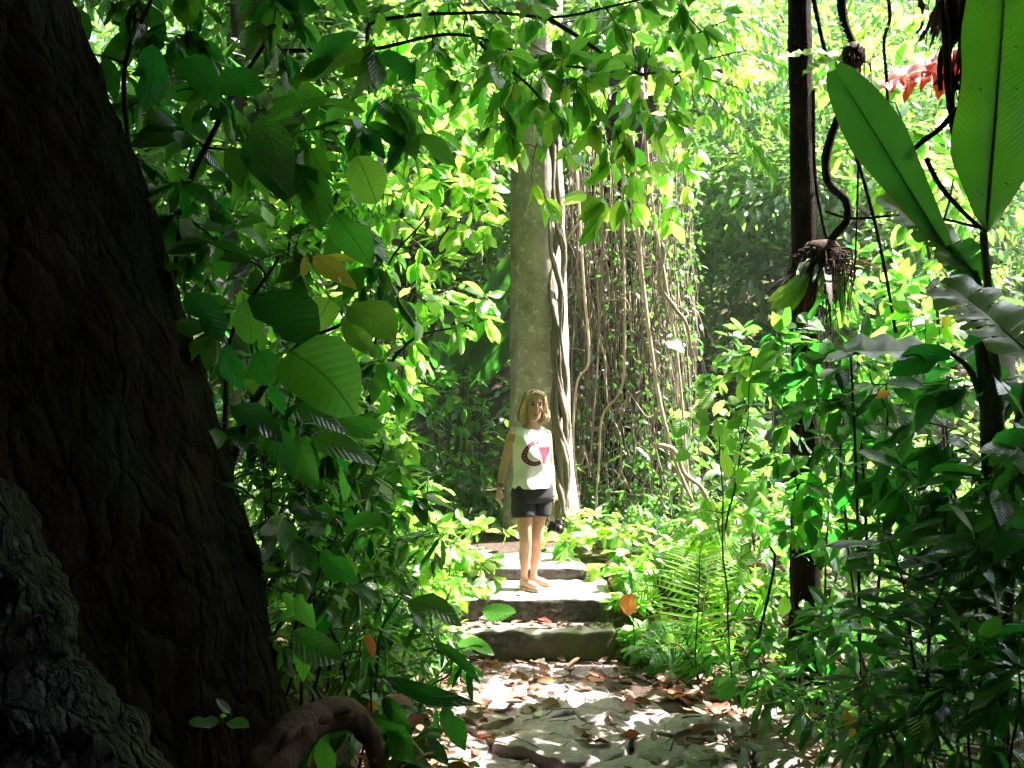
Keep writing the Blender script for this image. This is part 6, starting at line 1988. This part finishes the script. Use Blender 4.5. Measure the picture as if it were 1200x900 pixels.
# sandals
for hip, kn, an, toe, heel in LEGS:
    mb = MB()
    d = (toe - heel).normalized(); s = d.cross(UP)
    rings = []
    for z in (.004, .014):
        rg_ = []
        for k_ in range(24):
            a = 2 * pi * k_ / 24
            t = cos(a)
            w = .034 * (1 - .22 * (t < 0)) * sin(a)
            q = heel.lerp(toe, .5) + d * t * ((toe - heel).length / 2 + .034) + s * w
            rg_.append(Vector((q.x, q.y, FOOT.z + z)))
        rings.append(rg_)
    mb.loft(rings)
    sn = mb.build('sandal', M['sole'], pe)
    mb = MB()
    for t, hgt, wd in ((.84, .038, .040), (.62, .058, .042), (.36, .078, .040)):
        c = heel.lerp(toe, t)
        mb.tube(spline([Vector((c.x, c.y, FOOT.z + .014)) + s * wd, Vector((c.x, c.y, FOOT.z + hgt * .75)) + s * wd * .82, Vector((c.x, c.y, FOOT.z + hgt)), Vector((c.x, c.y, FOOT.z + hgt * .75)) - s * wd * .82, Vector((c.x, c.y, FOOT.z + .014)) - s * wd], 14), .0075, 6)
    c = heel
    mb.tube(spline([an + s * .036, Vector((c.x, c.y, an.z - .01)) - d * .036, an - s * .036], 10), .006, 6)
    mb.build('strap', M['sandal'], sn)

# bracelets on the free wrist
dW = (wrR - elR).normalized()
for off, m_, r_ in ((.012, 'band_dark', .029), (.028, 'band_red', .030)):
    c = wrR - dW * off
    u_ = dW.orthogonal().normalized(); w_ = dW.cross(u_)
    mb = MB()
    mb.tube([c + (u_ * cos(2 * pi * q / 20) + w_ * sin(2 * pi * q / 20)) * r_ for q in range(21)], .0042, 6, cap=False)
    mb.build('bracelet', M[m_], pe)

# the camera hanging from her other hand
CC = W(.218, .085, .475)
ce = empty('camera', CC, 'black camera hanging by its strap from the left hand of the woman', 'camera')


def box_part(name, c, sx, sy, sz, mat, parent, rot=0.0, bev=.006):
    bm = bmesh.new()
    bmesh.ops.create_cube(bm, size=1)
    bmesh.ops.scale(bm, vec=(sx, sy, sz), verts=bm.verts)
    bmesh.ops.bevel(bm, geom=bm.edges[:] + bm.verts[:], offset=bev, segments=2, affect='EDGES')
    me = bpy.data.meshes.new(name); bm.to_mesh(me); bm.free()
    me.materials.append(M[mat])
    o = obj(name, me, parent)
    o.location = c; o.rotation_euler = (radians(12), radians(20), rot)
    return o


box_part('camera_body', (0, 0, 0), .115, .050, .080, 'black_plastic', ce, .4, .008)
box_part('grip', (-.048, -.020, -.004), .030, .040, .076, 'black_plastic', ce, .4, .010)
box_part('viewfinder', (.016, 0, .048), .046, .042, .026, 'black_plastic', ce, .4, .008)
mb = MB(); ld = Vector((.35, -.9, -.15)).normalized()
mb.tube([CC + ld * .020, CC + ld * .06, CC + ld * .062, CC + ld * .085, CC + ld * .085, CC + ld * .075], [.032, .032, .035, .035, .030, .028], 24)
ln = mb.build('lens', M['black_plastic'], ce)
mb = MB(); mb.tube([CC + ld * .074, CC + ld * .077, CC + ld * .079], [.027, .024, .006], 20); mb.build('lens_glass', M['lens_glass'], ce)
mb = MB()
hk = wrL + Vector((.008, -.012, -.085))
mb.tube(spline([CC + Vector((-.055, .0, .03)), CC + Vector((-.075, -.01, .10)), hk + Vector((-.02, 0, 0)), hk + Vector((.015, 0, .01)), CC + Vector((.075, .02, .09)), CC + Vector((.055, .02, .03))], 26), .0055, 6)
mb.tube(spline([CC + Vector((-.052, .0, .02)), CC + Vector((-.085, -.02, -.01)), CC + Vector((-.07, -.02, .08)), hk], 16), .0045, 6)
mb.build('strap', M['black_plastic'], ce)

# ------------------------------------------------------------------ the damp air under the trees
hz = NT('haze')
pv = hz.n("ShaderNodeVolumePrincipled")
pv.inputs['Color'].default_value = (.92, .97, .90, 1)
pv.inputs['Density'].default_value = .0012
pv.inputs['Anisotropy'].default_value = .35
hz.l(pv.outputs[0], hz.out.inputs['Volume'])
bm = bmesh.new()
bmesh.ops.create_cube(bm, size=1)
bmesh.ops.scale(bm, vec=(124, 64, 46), verts=bm.verts)
bmesh.ops.translate(bm, vec=(0, 14, 20), verts=bm.verts)
me = bpy.data.meshes.new('haze'); bm.to_mesh(me); bm.free()
me.materials.append(hz.m)
tag(obj('haze', me), kind='stuff')
